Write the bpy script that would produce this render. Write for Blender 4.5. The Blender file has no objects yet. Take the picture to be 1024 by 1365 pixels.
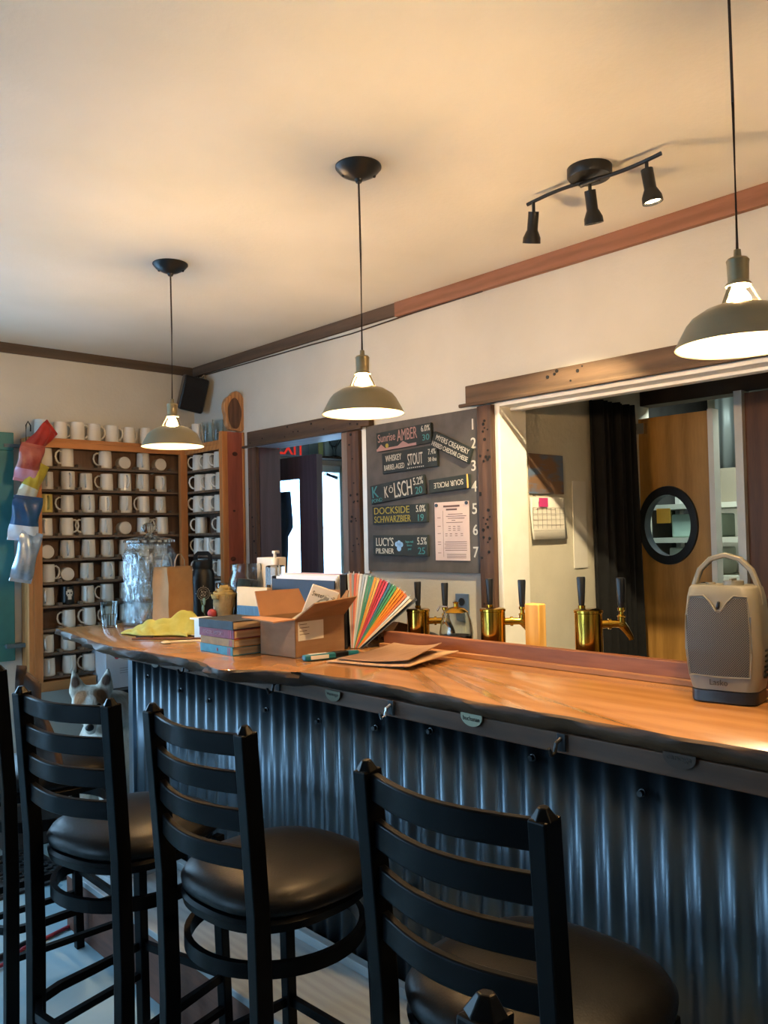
import bpy, bmesh, math, random
from mathutils import Vector, Matrix, Euler
R = random.Random(7)
COL = bpy.context.scene.collection
PI = math.pi
SC = bpy.context.scene

# ------------------------------------------------------------------ materials
def lin(h):
    h = h.lstrip('#'); o = []
    for i in (0, 2, 4):
        c = int(h[i:i+2], 16) / 255
        o.append(c / 12.92 if c <= .04045 else ((c + .055) / 1.055) ** 2.4)
    return (o[0], o[1], o[2], 1)
MATS = {}
def mat(name, c, c2=None, scale=8, stretch=(1, 1, 1), rough=.6, metal=0, bump=0, bscale=None, spec=.5, trans=0, ior=1.45,
        emit=None, estr=0, alpha=1, detail=4, lo=.35, hi=.65, coat=0, rvar=0):
    if name in MATS: return MATS[name]
    m = bpy.data.materials.new(name); m.use_nodes = True
    nt = m.node_tree; N = nt.nodes; L = nt.links; b = N['Principled BSDF']
    b.inputs['Base Color'].default_value = lin(c)
    b.inputs['Roughness'].default_value = rough
    b.inputs['Metallic'].default_value = metal
    b.inputs['Specular IOR Level'].default_value = spec
    b.inputs['Transmission Weight'].default_value = trans
    b.inputs['IOR'].default_value = ior
    b.inputs['Coat Weight'].default_value = coat
    b.inputs['Coat Roughness'].default_value = .12
    if emit:
        b.inputs['Emission Color'].default_value = lin(emit); b.inputs['Emission Strength'].default_value = estr
    tc = N.new('ShaderNodeTexCoord'); mp = N.new('ShaderNodeMapping'); mp.inputs['Scale'].default_value = stretch
    L.new(tc.outputs['Object'], mp.inputs['Vector'])
    nz = N.new('ShaderNodeTexNoise'); nz.inputs['Scale'].default_value = scale; nz.inputs['Detail'].default_value = detail
    L.new(mp.outputs['Vector'], nz.inputs['Vector'])
    rp = N.new('ShaderNodeValToRGB'); rp.color_ramp.elements[0].position = lo; rp.color_ramp.elements[1].position = hi
    rp.color_ramp.elements[0].color = lin(c); rp.color_ramp.elements[1].color = lin(c2 or c)
    L.new(nz.outputs['Fac'], rp.inputs['Fac']); L.new(rp.outputs['Color'], b.inputs['Base Color'])
    if rvar:
        mr = N.new('ShaderNodeMapRange'); mr.inputs['To Min'].default_value = rough - rvar; mr.inputs['To Max'].default_value = rough + rvar
        L.new(nz.outputs['Fac'], mr.inputs['Value']); L.new(mr.outputs['Result'], b.inputs['Roughness'])
    if bump:
        bn = N.new('ShaderNodeTexNoise'); bn.inputs['Scale'].default_value = bscale or scale * 3; bn.inputs['Detail'].default_value = 5
        L.new(mp.outputs['Vector'], bn.inputs['Vector'])
        bu = N.new('ShaderNodeBump'); bu.inputs['Strength'].default_value = bump; bu.inputs['Distance'].default_value = .01
        L.new(bn.outputs['Fac'], bu.inputs['Height']); L.new(bu.outputs['Normal'], b.inputs['Normal'])
    MATS[name] = m; return m
def wood(name, c1, c2, axis='y', rough=.5, coat=0, scale=5, bump=.15, ring=9):
    """grain running along one axis: distorted rings cut lengthwise plus fine fibres"""
    if name in MATS: return MATS[name]
    m = mat(name, c1, rough=rough, coat=coat); nt = m.node_tree; N = nt.nodes; L = nt.links; b = N['Principled BSDF']
    mp = [n for n in N if n.type == 'MAPPING'][0]
    s = {'x': (.12, 1, 1), 'y': (1, .12, 1), 'z': (1, 1, .12)}[axis]
    mp.inputs['Scale'].default_value = s
    w = N.new('ShaderNodeTexWave'); w.wave_type = 'RINGS'; w.rings_direction = axis.upper(); w.inputs['Scale'].default_value = ring
    w.inputs['Distortion'].default_value = 7; w.inputs['Detail'].default_value = 3; w.inputs['Detail Scale'].default_value = 1.2
    L.new(mp.outputs['Vector'], w.inputs['Vector'])
    f = N.new('ShaderNodeTexNoise'); f.inputs['Scale'].default_value = scale * 22; f.inputs['Detail'].default_value = 5
    L.new(mp.outputs['Vector'], f.inputs['Vector'])
    mx = N.new('ShaderNodeMath'); mx.operation = 'MULTIPLY_ADD'; mx.inputs[1].default_value = .45
    L.new(w.outputs['Fac'], mx.inputs[0])
    m2 = N.new('ShaderNodeMath'); m2.operation = 'MULTIPLY'; m2.inputs[1].default_value = .6
    L.new(f.outputs['Fac'], m2.inputs[0]); L.new(m2.outputs[0], mx.inputs[2])
    rp = [n for n in N if n.type == 'VALTORGB'][0]; rp.color_ramp.elements[0].position = .12; rp.color_ramp.elements[1].position = .85
    rp.color_ramp.elements[0].color = lin(c2); rp.color_ramp.elements[1].color = lin(c1)
    L.new(mx.outputs[0], rp.inputs['Fac'])
    if bump:
        bu = N.new('ShaderNodeBump'); bu.inputs['Strength'].default_value = bump; bu.inputs['Distance'].default_value = .004
        L.new(mx.outputs[0], bu.inputs['Height']); L.new(bu.outputs['Normal'], b.inputs['Normal'])
    return m
def glass(name, c='#ffffff', rough=.0, ior=1.45):
    return mat(name, c, rough=rough, trans=1, ior=ior)
def pane(name):
    """thin window pane: mostly clear, a little mirror"""
    m = bpy.data.materials.new(name); m.use_nodes = True; nt = m.node_tree; nt.nodes.clear()
    o = nt.nodes.new('ShaderNodeOutputMaterial'); t = nt.nodes.new('ShaderNodeBsdfTransparent'); g = nt.nodes.new('ShaderNodeBsdfGlossy')
    g.inputs['Roughness'].default_value = .02
    fr = nt.nodes.new('ShaderNodeValue'); fr.outputs[0].default_value = .07; x = nt.nodes.new('ShaderNodeMixShader')
    t.inputs['Color'].default_value = (.93, .97, 1, 1)
    nt.links.new(fr.outputs[0], x.inputs[0]); nt.links.new(t.outputs[0], x.inputs[1]); nt.links.new(g.outputs[0], x.inputs[2])
    nt.links.new(x.outputs[0], o.inputs[0]); MATS[name] = m; return m

M_wall = mat('wall_paint', '#bfbdb4', '#b7b5ac', scale=3, rough=.75, bump=.12, bscale=60)
M_ceil = mat('ceiling_paint', '#d8d5ca', '#d0cdc0', scale=2, rough=.7, bump=.08, bscale=70)
M_floor = mat('sealed_concrete', '#84a3b0', '#9ab4be', scale=2.4, rough=.3, bump=.04, bscale=20, rvar=.1, detail=7)
M_hall = mat('hall_paint', '#d2cbb8', '#c8c1ae', scale=5, rough=.6, bump=.25, bscale=45)
M_white = mat('white_gloss_trim', '#e6e3da', '#dcd8cd', rough=.35)
M_black = mat('black_metal_satin', '#0b0c0e', '#101214', rough=.38)
M_stool = mat('black_powder_coat', '#050506', '#08090a', rough=.33, spec=.10)
M_vinyl = mat('black_vinyl', '#080808', '#0e0e0e', scale=40, rough=.38, spec=.2, bump=.06, bscale=220)
M_counter = wood('varnished_fir', '#ad7a47', '#9a6a39', 'y', rough=.26, coat=.7, bump=.05, ring=5)
M_edge = mat('dark_live_edge_bark', '#2e2118', '#513b28', scale=9, stretch=(1, .35, 1), rough=.55, bump=.9, bscale=16, spec=.3)
M_apron = wood('apron_wood', '#5c3d27', '#402916', 'y', rough=.6)
M_rail = wood('rail_redwood', '#8a5637', '#683a22', 'y', rough=.5, ring=12)
M_ledge = wood('ledge_strip', '#a8764b', '#86583a', 'y', rough=.6)
M_darkw = wood('reclaimed_dark_wood', '#54402f', '#35281f', 'y', rough=.75, bump=.4)
M_darkz = wood('reclaimed_dark_post', '#5a3f30', '#382820', 'z', rough=.75, bump=.4)
M_beam = wood('weathered_beam', '#5e4936', '#453526', 'y', rough=.75, bump=.4)
M_redtrim = wood('reddish_crown', '#8f624c', '#765039', 'y', rough=.6)
M_graytrim = wood('grey_crown', '#5b4a3b', '#43362c', 'y', rough=.7)
M_graytrimx = wood('grey_crown_x', '#54473a', '#40352c', 'x', rough=.7)
M_pine = wood('orange_pine', '#b97c46', '#9a6234', 'z', rough=.5)
M_pinex = wood('orange_pine_x', '#b97c46', '#9a6234', 'x', rough=.5)
M_pineb = wood('shelf_back', '#6e5647', '#584439', 'z', rough=.7)
M_shelf = wood('greyed_shelf', '#6d5c4c', '#54463a', 'x', rough=.7)
M_cedar = wood('red_cedar', '#935040', '#733a30', 'z', rough=.55, ring=6)
M_oak = wood('oak_veneer', '#b88a48', '#946b33', 'z', rough=.45, ring=7)
M_step = wood('step_face', '#6d4433', '#4b2e24', 'y', rough=.6)
M_stept = wood('step_top_daylit', '#9aa3a6', '#858e92', 'y', rough=.42)  # pale grey-blue daylight on the plank is put into its wood colour
M_galv = mat('galvanised_steel', '#535a61', '#5b6369', scale=30, stretch=(1, 1, .05), rough=.36, metal=.95)
M_brass = mat('polished_brass', '#d8a63a', '#e0b24c', rough=.13, metal=1)
M_chrome = mat('chrome', '#c9ccd0', rough=.15, metal=1)
M_mug = mat('mug_ceramic', '#d3cfc6', '#cbc7bd', rough=.28, coat=.3)
M_mug2 = mat('mug_ceramic_cream', '#c9b867', '#bcab5c', rough=.3)
M_mugk = mat('mug_black', '#101215', rough=.3)
M_jarglass = glass('jar_glass', '#eef4f4')
M_ripple = mat('rippled_glass', '#f1f6f6', rough=.0, trans=1, bump=1, bscale=60, stretch=(1, 1, .35))
def ripple():
    m = M_ripple; nt = m.node_tree; N = nt.nodes; L = nt.links
    bu = [n for n in N if n.type == 'BUMP'][0]; g = N.new('ShaderNodeBsdfGlossy'); g.inputs['Roughness'].default_value = .04; t = N.new('ShaderNodeBsdfTransparent'); t.inputs['Color'].default_value = (.90, .93, .94, 1)
    L.new(bu.outputs[0], g.inputs['Normal']); mr = N.new('ShaderNodeMapRange'); mr.inputs['From Min'].default_value = .5; mr.inputs['From Max'].default_value = .62; mr.inputs['To Min'].default_value = .10; mr.inputs['To Max'].default_value = .5
    nz = N.new('ShaderNodeTexNoise'); nz.inputs['Scale'].default_value = 60; L.new(bu.inputs['Height'].links[0].from_socket, mr.inputs['Value'])
    N.remove(nz); x = N.new('ShaderNodeMixShader'); L.new(mr.outputs[0], x.inputs[0]); L.new(t.outputs[0], x.inputs[1]); L.new(g.outputs[0], x.inputs[2])
    L.new(x.outputs[0], [n for n in N if n.type == 'OUTPUT_MATERIAL'][0].inputs[0])
ripple()
M_water = glass('water', '#f4fbff', ior=1.33)
M_kraft = mat('kraft_paper', '#a8835c', '#9a764f', scale=12, rough=.8)
M_card = mat('cardboard', '#957457', '#8a6a4e', scale=10, stretch=(1, 1, 4), rough=.85)
M_cardin = mat('cardboard_inside', '#ae7f5b', '#a27553', rough=.85)
M_paper = mat('white_paper', '#e2ddd2', '#d8d2c6', rough=.8)
M_ink = mat('dark_ink', '#37302c', rough=.8)
M_lampout = mat('shade_enamel', '#6f6a56', '#7a745f', rough=.35)
M_lampin = mat('shade_inner_white', '#c9c0a8', rough=.5)
M_bulb = mat('lamp_bulb', '#ffe2b0', emit='#ffcc8c', estr=1750)
M_socket = mat('socket_metal', '#8b7f62', '#7b7054', rough=.4, metal=.3)
M_chalk = mat('chalkboard_grey', '#4b4846', '#56524f', scale=14, rough=.9, bump=.1)
M_slate = mat('sign_slate', '#22292b', '#2b3335', scale=20, rough=.85)
M_chw = mat('chalk_white', '#b9b5aa', rough=.9)
M_chy = mat('chalk_yellow', '#95893f', rough=.9)
M_cht = mat('chalk_teal', '#3f7b7f', rough=.9)
M_chp = mat('chalk_pink', '#957673', rough=.9)
M_green = mat('teal_frame_paint', '#2f6f6a', '#296260', rough=.5)
M_out = mat('pale_gravel', '#c9d0d6', rough=.9)
M_purple = wood('purple_brown_door', '#4a3a46', '#3b2e38', 'z', rough=.5)
M_navy = mat('navy_board', '#1d2a3d', '#223047', rough=.6)
M_blackcloth = mat('black_curtain', '#0c0c0d', '#131314', scale=30, rough=.95)
M_dpipe = mat('dark_plastic', '#14161a', rough=.35)

# ------------------------------------------------------------------ mesh building
class G:
    def __init__(s): s.bm = bmesh.new(); s.mi = 0
    def _mark(s, f0):
        for f in list(s.bm.faces)[f0:]: f.material_index = s.mi
        return s
    def box(s, c, d, rot=None):
        f0 = len(s.bm.faces)
        m = Matrix.Translation(c)
        if rot is not None: m = m @ (rot if isinstance(rot, Matrix) else Euler(rot).to_matrix().to_4x4())
        m = m @ Matrix.Diagonal((d[0], d[1], d[2], 1))
        bmesh.ops.create_cube(s.bm, size=1, matrix=m); return s._mark(f0)
    def b2(s, x0, y0, z0, x1, y1, z1): return s.box(((x0+x1)/2, (y0+y1)/2, (z0+z1)/2), (abs(x1-x0), abs(y1-y0), abs(z1-z0)))
    def cyl(s, p0, p1, r0, r1=None, n=20, caps=True):
        r1 = r0 if r1 is None else r1; p0 = Vector(p0); p1 = Vector(p1); d = p1 - p0; f0 = len(s.bm.faces)
        q = d.to_track_quat('Z', 'Y').to_matrix().to_4x4()
        bmesh.ops.create_cone(s.bm, cap_ends=caps, segments=n, radius1=r0, radius2=r1, depth=d.length, matrix=Matrix.Translation((p0+p1)/2) @ q)
        return s._mark(f0)
    def sph(s, c, r, d=(1, 1, 1), rot=None, n=20):
        f0 = len(s.bm.faces); m = Matrix.Translation(c)
        if rot: m = m @ Euler(rot).to_matrix().to_4x4()
        bmesh.ops.create_uvsphere(s.bm, u_segments=n, v_segments=max(6, n//2), radius=r, matrix=m @ Matrix.Diagonal((d[0], d[1], d[2], 1)))
        return s._mark(f0)
    def lathe(s, prof, c=(0, 0, 0), n=32, m=None, fn=None):
        c = Vector(c); f0 = len(s.bm.faces); rows = []
        for r, z in prof:
            row = []
            for i in range(n):
                a = 2*PI*i/n; rr = r * (fn(a, z) if fn else 1)
                p = Vector((rr*math.cos(a), rr*math.sin(a), z))
                if m: p = m @ p
                row.append(s.bm.verts.new(c + p))
            rows.append(row)
        for a, b in zip(rows, rows[1:]):
            for i in range(n):
                j = (i+1) % n
                s.bm.faces.new((a[i], a[j], b[j], b[i]))
        if prof[0][0] > 1e-4: pass
        return s._mark(f0)
    def grid(s, nu, nv, fn, closeu=False):
        f0 = len(s.bm.faces); V = [[s.bm.verts.new(fn(i/(nu if closeu else nu-1), j/(nv-1))) for j in range(nv)] for i in range(nu)]
        for i in range(nu if closeu else nu-1):
            for j in range(nv-1):
                k = (i+1) % nu
                s.bm.faces.new((V[i][j], V[k][j], V[k][j+1], V[i][j+1]))
        return s._mark(f0)
    def tube(s, pts, r, n=10, closed=False, flat=None, up=(0, 0, 1)):
        """round tube, or a flat bar (flat=(half width sideways, half height)) along a path"""
        pts = [Vector(p) for p in pts]; f0 = len(s.bm.faces); rings = []; N = len(pts); up = Vector(up)
        for i, p in enumerate(pts):
            a = pts[(i-1) % N] if (closed or i) else p; b = pts[(i+1) % N] if (closed or i < N-1) else p
            t = (b - a).normalized(); sd = t.cross(up)
            if sd.length < 1e-4: sd = t.cross(Vector((1, 0, 0)))
            sd.normalize(); u2 = sd.cross(t).normalized()
            rr = r[i] if isinstance(r, (list, tuple)) else r
            if flat: ring = [p + sd*x*flat[0] + u2*y*flat[1] for x, y in ((-1, -1), (1, -1), (1, 1), (-1, 1))]
            else: ring = [p + (sd*math.cos(2*PI*k/n) + u2*math.sin(2*PI*k/n))*rr for k in range(n)]
            rings.append([s.bm.verts.new(q) for q in ring])
        m = len(rings[0])
        for i in range(N if closed else N-1):
            a = rings[i]; b = rings[(i+1) % N]
            for k in range(m):
                l = (k+1) % m; s.bm.faces.new((a[k], a[l], b[l], b[k]))
        if not closed:
            s.bm.faces.new(rings[0][::-1]); s.bm.faces.new(rings[-1])
        return s._mark(f0)
    def prism(s, poly, z0, z1):
        f0 = len(s.bm.faces)
        a = [s.bm.verts.new((x, y, z0)) for x, y in poly]; b = [s.bm.verts.new((x, y, z1)) for x, y in poly]
        s.bm.faces.new(a[::-1]); s.bm.faces.new(b)
        for i in range(len(a)):
            j = (i+1) % len(a); s.bm.faces.new((a[i], a[j], b[j], b[i]))
        return s._mark(f0)
    def xf(s, m): s.bm.transform(m); return s
    def build(s, name, mats, parent=None, smooth=35, bevel=0, loc=None, rot=None, sub=0, solid=0):
        bmesh.ops.recalc_face_normals(s.bm, faces=s.bm.faces)
        me = bpy.data.meshes.new(name); s.bm.to_mesh(me); s.bm.free()
        for m in (mats if isinstance(mats, (list, tuple)) else [mats]): me.materials.append(m)
        if smooth:
            for p in me.polygons: p.use_smooth = True
            me.set_sharp_from_angle(angle=math.radians(smooth))
        o = bpy.data.objects.new(name, me); COL.objects.link(o)
        if parent: o.parent = parent
        if loc: o.location = loc
        if rot: o.rotation_euler = rot
        if solid:
            k = o.modifiers.new('s', 'SOLIDIFY'); k.thickness = solid; k.offset = 0
        if bevel:
            k = o.modifiers.new('b', 'BEVEL'); k.width = bevel; k.segments = 2; k.limit_method = 'ANGLE'; k.angle_limit = math.radians(40)
        if sub:
            k = o.modifiers.new('u', 'SUBSURF'); k.levels = sub; k.render_levels = sub
        return o
def tag(o, label, cat, group=None, kind=None):
    o['label'] = label; o['category'] = cat
    if group: o['group'] = group
    if kind: o['kind'] = kind
    return o
def thing(name, label, cat, loc=(0, 0, 0), rz=0, group=None):
    o = bpy.data.objects.new(name, None); COL.objects.link(o); o.location = loc; o.rotation_euler = (0, 0, rz); o.empty_display_size = .05
    return tag(o, label, cat, group)
def struct(o): o['kind'] = 'structure'; return o
def kids(o): return [c for c in bpy.data.objects if c.parent == o]
def copy_tree(o, parent=None, loc=None, rz=None, label=None, group=None):
    c = o.copy(); COL.objects.link(c)
    if parent: c.parent = parent
    if loc: c.location = loc
    if rz is not None: c.rotation_euler = (0, 0, rz)
    if label: c['label'] = label
    if group: c['group'] = group
    for k in kids(o): copy_tree(k, c)
    return c
FACE_X = Matrix(((0, 0, -1, 0), (-1, 0, 0, 0), (0, 1, 0, 0), (0, 0, 0, 1)))     # writing on a surface that faces -x
FACE_Y = Matrix(((1, 0, 0, 0), (0, 0, -1, 0), (0, 1, 0, 0), (0, 0, 0, 1)))      # writing on a surface that faces -y
def text(s, m, mt, parent, w=None, h=None, name='lettering', depth=.0006, bold=0):
    """writing of exact width w and height h, centred, carried by matrix m"""
    cu = bpy.data.curves.new('t', 'FONT'); cu.body = s; cu.size = 1; cu.extrude = .01; cu.offset = bold; cu.resolution_u = 3
    cu.align_x = 'CENTER'
    o = bpy.data.objects.new('t', cu); COL.objects.link(o); dg = bpy.context.evaluated_depsgraph_get()
    me = bpy.data.meshes.new_from_object(o.evaluated_get(dg)); bpy.data.objects.remove(o); bpy.data.curves.remove(cu)
    xs = [v.co.x for v in me.vertices]; ys = [v.co.y for v in me.vertices]
    cx, cy = (min(xs)+max(xs))/2, (min(ys)+max(ys))/2; W = max(xs)-min(xs); H = max(ys)-min(ys)
    sx = (w / W) if w else h / H; sy = (h / H) if h else sx
    for v in me.vertices: v.co = m @ Vector(((v.co.x-cx)*sx, (v.co.y-cy)*sy, v.co.z/.01*depth))
    me.materials.clear(); me.materials.append(mt)
    o = bpy.data.objects.new(name, me); COL.objects.link(o); o.parent = parent
    return o
def bake(o):
    """apply the modifiers of an object"""
    dg = bpy.context.evaluated_depsgraph_get(); dg.update()
    me = bpy.data.meshes.new_from_object(o.evaluated_get(dg)); o.modifiers.clear(); old = o.data; o.data = me
    for p in me.polygons: p.use_smooth = True
    return o

# ------------------------------------------------------------------ room shell
XR, YL, ZC, XB, YB = 2.5, 4.36, 2.49, -2.9, -2.2
def slab_wall(name, axis, at, thick, a0, a1, z0, z1, holes, m):
    """wall with rectangular holes; axis 'x': plane x=at spanning y"""
    g = G(); ys = sorted({a0, a1, *[h[0] for h in holes], *[h[1] for h in holes]}); zs = sorted({z0, z1, *[h[2] for h in holes], *[h[3] for h in holes]})
    for i in range(len(ys)-1):
        for k in range(len(zs)-1):
            cy, cz = (ys[i]+ys[i+1])/2, (zs[k]+zs[k+1])/2
            if any(h[0] < cy < h[1] and h[2] < cz < h[3] for h in holes): continue
            if axis == 'x': g.b2(at, ys[i], zs[k], at+thick, ys[i+1], zs[k+1])
            else: g.b2(ys[i], at, zs[k], ys[i+1], at+thick, zs[k+1])
    bmesh.ops.remove_doubles(g.bm, verts=g.bm.verts, dist=1e-5)
    # drop inner faces shared by neighbouring cells
    seen = {}
    for f in g.bm.faces:
        c = f.calc_center_median(); seen.setdefault((round(c.x, 4), round(c.y, 4), round(c.z, 4)), []).append(f)
    bmesh.ops.delete(g.bm, geom=[f for v in seen.values() if len(v) > 1 for f in v], context='FACES')
    return struct(g.build(name, m, smooth=0))
struct(G().b2(-2.9, -2.2, -.1, 5.6, 4.36, 0).build('floor', M_floor, smooth=0))
struct(G().b2(-3.1, -2.4, ZC, 5.7, 4.56, ZC+.12).build('ceiling', M_ceil, smooth=0))
OP = (-.6, 2.045, .92, 1.98)      # pass-through
WO = (2.96, 3.70, .98, 1.975)      # opening to the vestibule
slab_wall('wall_right', 'x', XR, .13, YB, YL, 0, ZC, [OP, WO], M_wall)
slab_wall('wall_left', 'y', YL, .14, XB, 5.6, 0, ZC, [(-.15, 1.39, .93, 1.99), (-1.4, -.5, 0, 2.05), (2.84, 3.67, 0, 1.955)], M_wall)
slab_wall('wall_back', 'y', YB-.14, .14, XB, 5.6, 0, ZC, [], M_wall)
slab_wall('wall_front', 'x', XB-.14, .14, YB, YL, 0, ZC, [(1.9, 3.9, .5, 2.1)], M_wall)
slab_wall('wall_far', 'x', 5.46, .14, YB, YL, 0, ZC, [], M_hall)
struct(G().b2(-12, 4.55, -.2, 14, 16, -.12).b2(-14, -12, -.2, -3.1, 16, -.12).build('ground', M_out, smooth=0))
# windows of the left wall, teal frame; windows behind
PANE = pane('window_pane')
def window(n, axis, at, a0, a1, z0, z1, fm, nm):
    t = bpy.data.objects.new('window_%d' % n, None); COL.objects.link(t); struct(t)
    g = G(); w = .07
    def bb(p0, p1, q0, q1, d0=-.03, d1=.1):
        if axis == 'y': g.b2(p0, at+d0, q0, p1, at+d1, q1)
        else: g.b2(at+d0, p0, q0, at+d1, p1, q1)
    bb(a0-.02, a0+w-.02, z0+.03, z1-.05); bb(a1-w+.03, a1+.06, z0+.03, z1-.05); bb(a0-.02, a1+.06, z1-.05, z1+.04, -.034, .1); bb(a0-.02, a1+.06, z0-.05, z0+.03, -.034, .1)
    for k in range(1, nm):
        c = a0 + (a1-a0)*k/nm; bb(c-.03, c+.03, z0+.03, z1-.05, 0, .07)
    g.build('window_frame', fm, t, smooth=0, bevel=.004)
    g = G()
    if axis == 'y': g.b2(a0, at+.04, z0, a1, at+.045, z1)
    else: g.b2(at+.04, a0, z0, at+.045, a1, z1)
    g.build('glass_pane', PANE, t, smooth=0)
    return t
window(1, 'y', YL, -.15, 1.39, .93, 1.99, M_green, 2)
window(2, 'x', XB-.14, 1.9, 3.9, .5, 2.1, M_white, 2)
t = bpy.data.objects.new('door_5', None); COL.objects.link(t); struct(t)  # unseen glass door, added to bring more daylight onto the floor
G().b2(-1.42, 4.34, 0, -1.33, 4.42, 2.07).b2(-.57, 4.34, 0, -.48, 4.42, 2.07).b2(-1.33, 4.34, 1.98, -.57, 4.42, 2.07).b2(-1.33, 4.34, 0, -.57, 4.42, .15).build('door_frame', M_green, t, smooth=0)
G().b2(-1.33, 4.38, .15, -.57, 4.385, 1.98).build('glass_pane', PANE, t, smooth=0)
# crown boards
struct(G().b2(XR-.018, 2.59, ZC-.055, XR, YL, ZC).build('trim_1', M_graytrim, smooth=0))
struct(G().b2(XR-.022, YB, ZC-.062, XR, 2.59, ZC).build('trim_2', M_redtrim, smooth=0))
struct(G().b2(XB, YL-.018, ZC-.05, XR-.018, YL, ZC).build('trim_3', M_graytrimx, smooth=0))

def nails(g, x, pts, r=.005):
    for y, z in pts: g.cyl((x-.0025, y, z), (x+.002, y, z), r*R.uniform(.6, 1.4), n=7)
def board(name, x0, y0, z0, x1, y1, z1, m, n=0):
    t = bpy.data.objects.new(name, None); COL.objects.link(t); struct(t)
    G().b2(x0, y0, z0, x1, y1, z1).build('board', m, t, smooth=0, bevel=.004)
    if n:
        g = G(); nails(g, x0, [(R.uniform(y0+.01, y1-.01), R.uniform(z0+.01, z1-.01)) for _ in range(n)])
        g.build('nail_holes', mat('nail_black', '#0c0a09', rough=.8), t)
    return t
# vestibule opening: header, posts, jamb faces
board('trim_4', XR-.035, 2.76, 1.967, XR-.001, 3.75, 2.042, M_darkw, 12)
board('trim_5', XR-.05, 2.80, 1.955, XR-.035, 3.78, 1.968, M_darkw)
board('trim_6', XR-.025, 2.845, .98, XR-.001, 2.93, 1.957, M_darkz, 22)
board('trim_7', XR-.02, 2.93, .98, XR-.001, 2.975, 1.957, wood('tan_jamb', '#7d6a5c', '#66564a', 'z'), 0)
board('trim_8', XR-.025, 3.685, .98, XR-.001, 3.76, 1.957, M_darkz, 8)
struct(G().b2(XR-.001, 3.68, .98, 2.632, 3.70, 1.955).build('trim_9', M_purple, smooth=0))
struct(G().b2(XR-.02, 2.97, 1.957, 2.64, 3.68, 1.9745).build('trim_10', mat('daylit_head', '#b9bfca', '#8d95a5', scale=9, stretch=(1, .2, 1), rough=.5), smooth=0))  # white-blue daylight on the underside is put into the board colour
struct(G().b2(XR-.012, 2.80, 1.30, XR-.001, 2.835, 1.985).build('trim_11', M_white, smooth=0))
# pass-through frame
board('trim_12', XR-.04, -.7, 1.985, XR-.001, 2.175, 2.058, M_beam, 26)
board('trim_13', XR-.055, -.7, 1.972, XR-.04, 2.20, 1.986, M_beam)
board('trim_14', XR-.028, 2.056, .98, XR-.001, 2.128, 1.972, M_darkz, 34)
struct(G().b2(XR-.006, 2.03, .92, 2.66, 2.045, 1.98).b2(XR-.004, 2.045, .95, XR-.0005, 2.056, 1.98).build('trim_15', M_white, smooth=0, bevel=.002))
struct(G().b2(XR-.006, -.6, 1.962, 2.66, 2.03, 1.98).b2(2.56, -.6, 1.95, 2.60, 2.03, 1.962).build('trim_16', M_white, smooth=0, bevel=.002))
struct(G().b2(XR-.01, -.6, .92, 2.66, 2.03, .935).build('trim_17', M_white, smooth=0))
# hall behind the pass-through
struct(G().b2(2.63, 2.075, 0, 3.7, 2.14, ZC).build('wall_hall', M_hall, smooth=0))
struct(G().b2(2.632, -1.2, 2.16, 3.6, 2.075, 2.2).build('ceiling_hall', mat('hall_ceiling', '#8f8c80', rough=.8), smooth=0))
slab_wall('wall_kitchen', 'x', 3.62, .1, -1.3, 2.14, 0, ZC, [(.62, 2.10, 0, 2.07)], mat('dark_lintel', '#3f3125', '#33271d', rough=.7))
struct(G().b2(2.63, -1.3, 0, 3.62, -1.2, ZC).build('wall_hall_end', M_hall, smooth=0))
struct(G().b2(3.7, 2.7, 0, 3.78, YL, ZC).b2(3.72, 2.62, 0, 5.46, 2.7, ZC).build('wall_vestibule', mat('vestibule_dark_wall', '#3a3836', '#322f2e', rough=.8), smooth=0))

# ------------------------------------------------------------------ kitchen doors
def porthole_door(n, y0, y1, ztop, yc, m):
    t = bpy.data.objects.new('door_%d' % n, None); COL.objects.link(t); struct(t)
    x0, x1 = 3.6, 3.64; g = G(); zc, r = 1.49, .155; N = 40
    # leaf with a round hole
    A = sorted([2*PI*i/N+.01 for i in range(N)] + [math.atan2(b_, a_) % (2*PI) for a_ in (y0-yc, y1-yc) for b_ in (-.6, .6 if ztop > zc+.6 else ztop-zc)]); N = len(A); zt = min(.6, ztop-zc)
    for x in (x0, x1):
        inner = [g.bm.verts.new((x, yc+.80*r*math.cos(a), zc+r*math.sin(a))) for a in A]
        outer = []
        for a in A:
            c, s = math.cos(a), math.sin(a)
            k = min(((y1-yc)/c if c > 1e-6 else 1e9), ((y0-yc)/c if c < -1e-6 else 1e9), (zt/s if s > 1e-6 else .6/-s) if abs(s) > 1e-6 else 1e9)
            outer.append(g.bm.verts.new((x, yc+c*k, zc+s*k)))
        for i in range(N):
            j = (i+1) % N; g.bm.faces.new((inner[i], inner[j], outer[j], outer[i]))
    g.b2(x0, y0, .1, x1, y1, zc-.6); g.b2(x0, y0, zc+.6-.0005, x1, y1, ztop) if ztop > zc+.6 else None
    g.build('door_leaf', m, t, smooth=0)
    g = G(); g.lathe([(r-.012, -.012), (r+.028, -.012), (r+.03, 0), (r+.03, .045), (r-.012, .045), (r-.012, -.012)], n=48, m=Matrix.Rotation(PI/2, 4, 'Y'), c=(0, 0, 0)); g.xf(Matrix.Translation((x0, yc, zc)) @ Matrix.Diagonal((1, .81, 1, 1)))
    g.build('porthole_ring', M_dpipe, t)
    g = G(); g.cyl((x0+.015, 0, 0), (x0+.02, 0, 0), r-.01, n=40); g.xf(Matrix.Translation((0, yc, zc)) @ Matrix.Diagonal((1, .81, 1, 1))); g.build('glass_pane', PANE, t)
    return t
d1 = porthole_door(1, 1.725, 2.10, 2.005, 1.935, M_oak)
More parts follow.
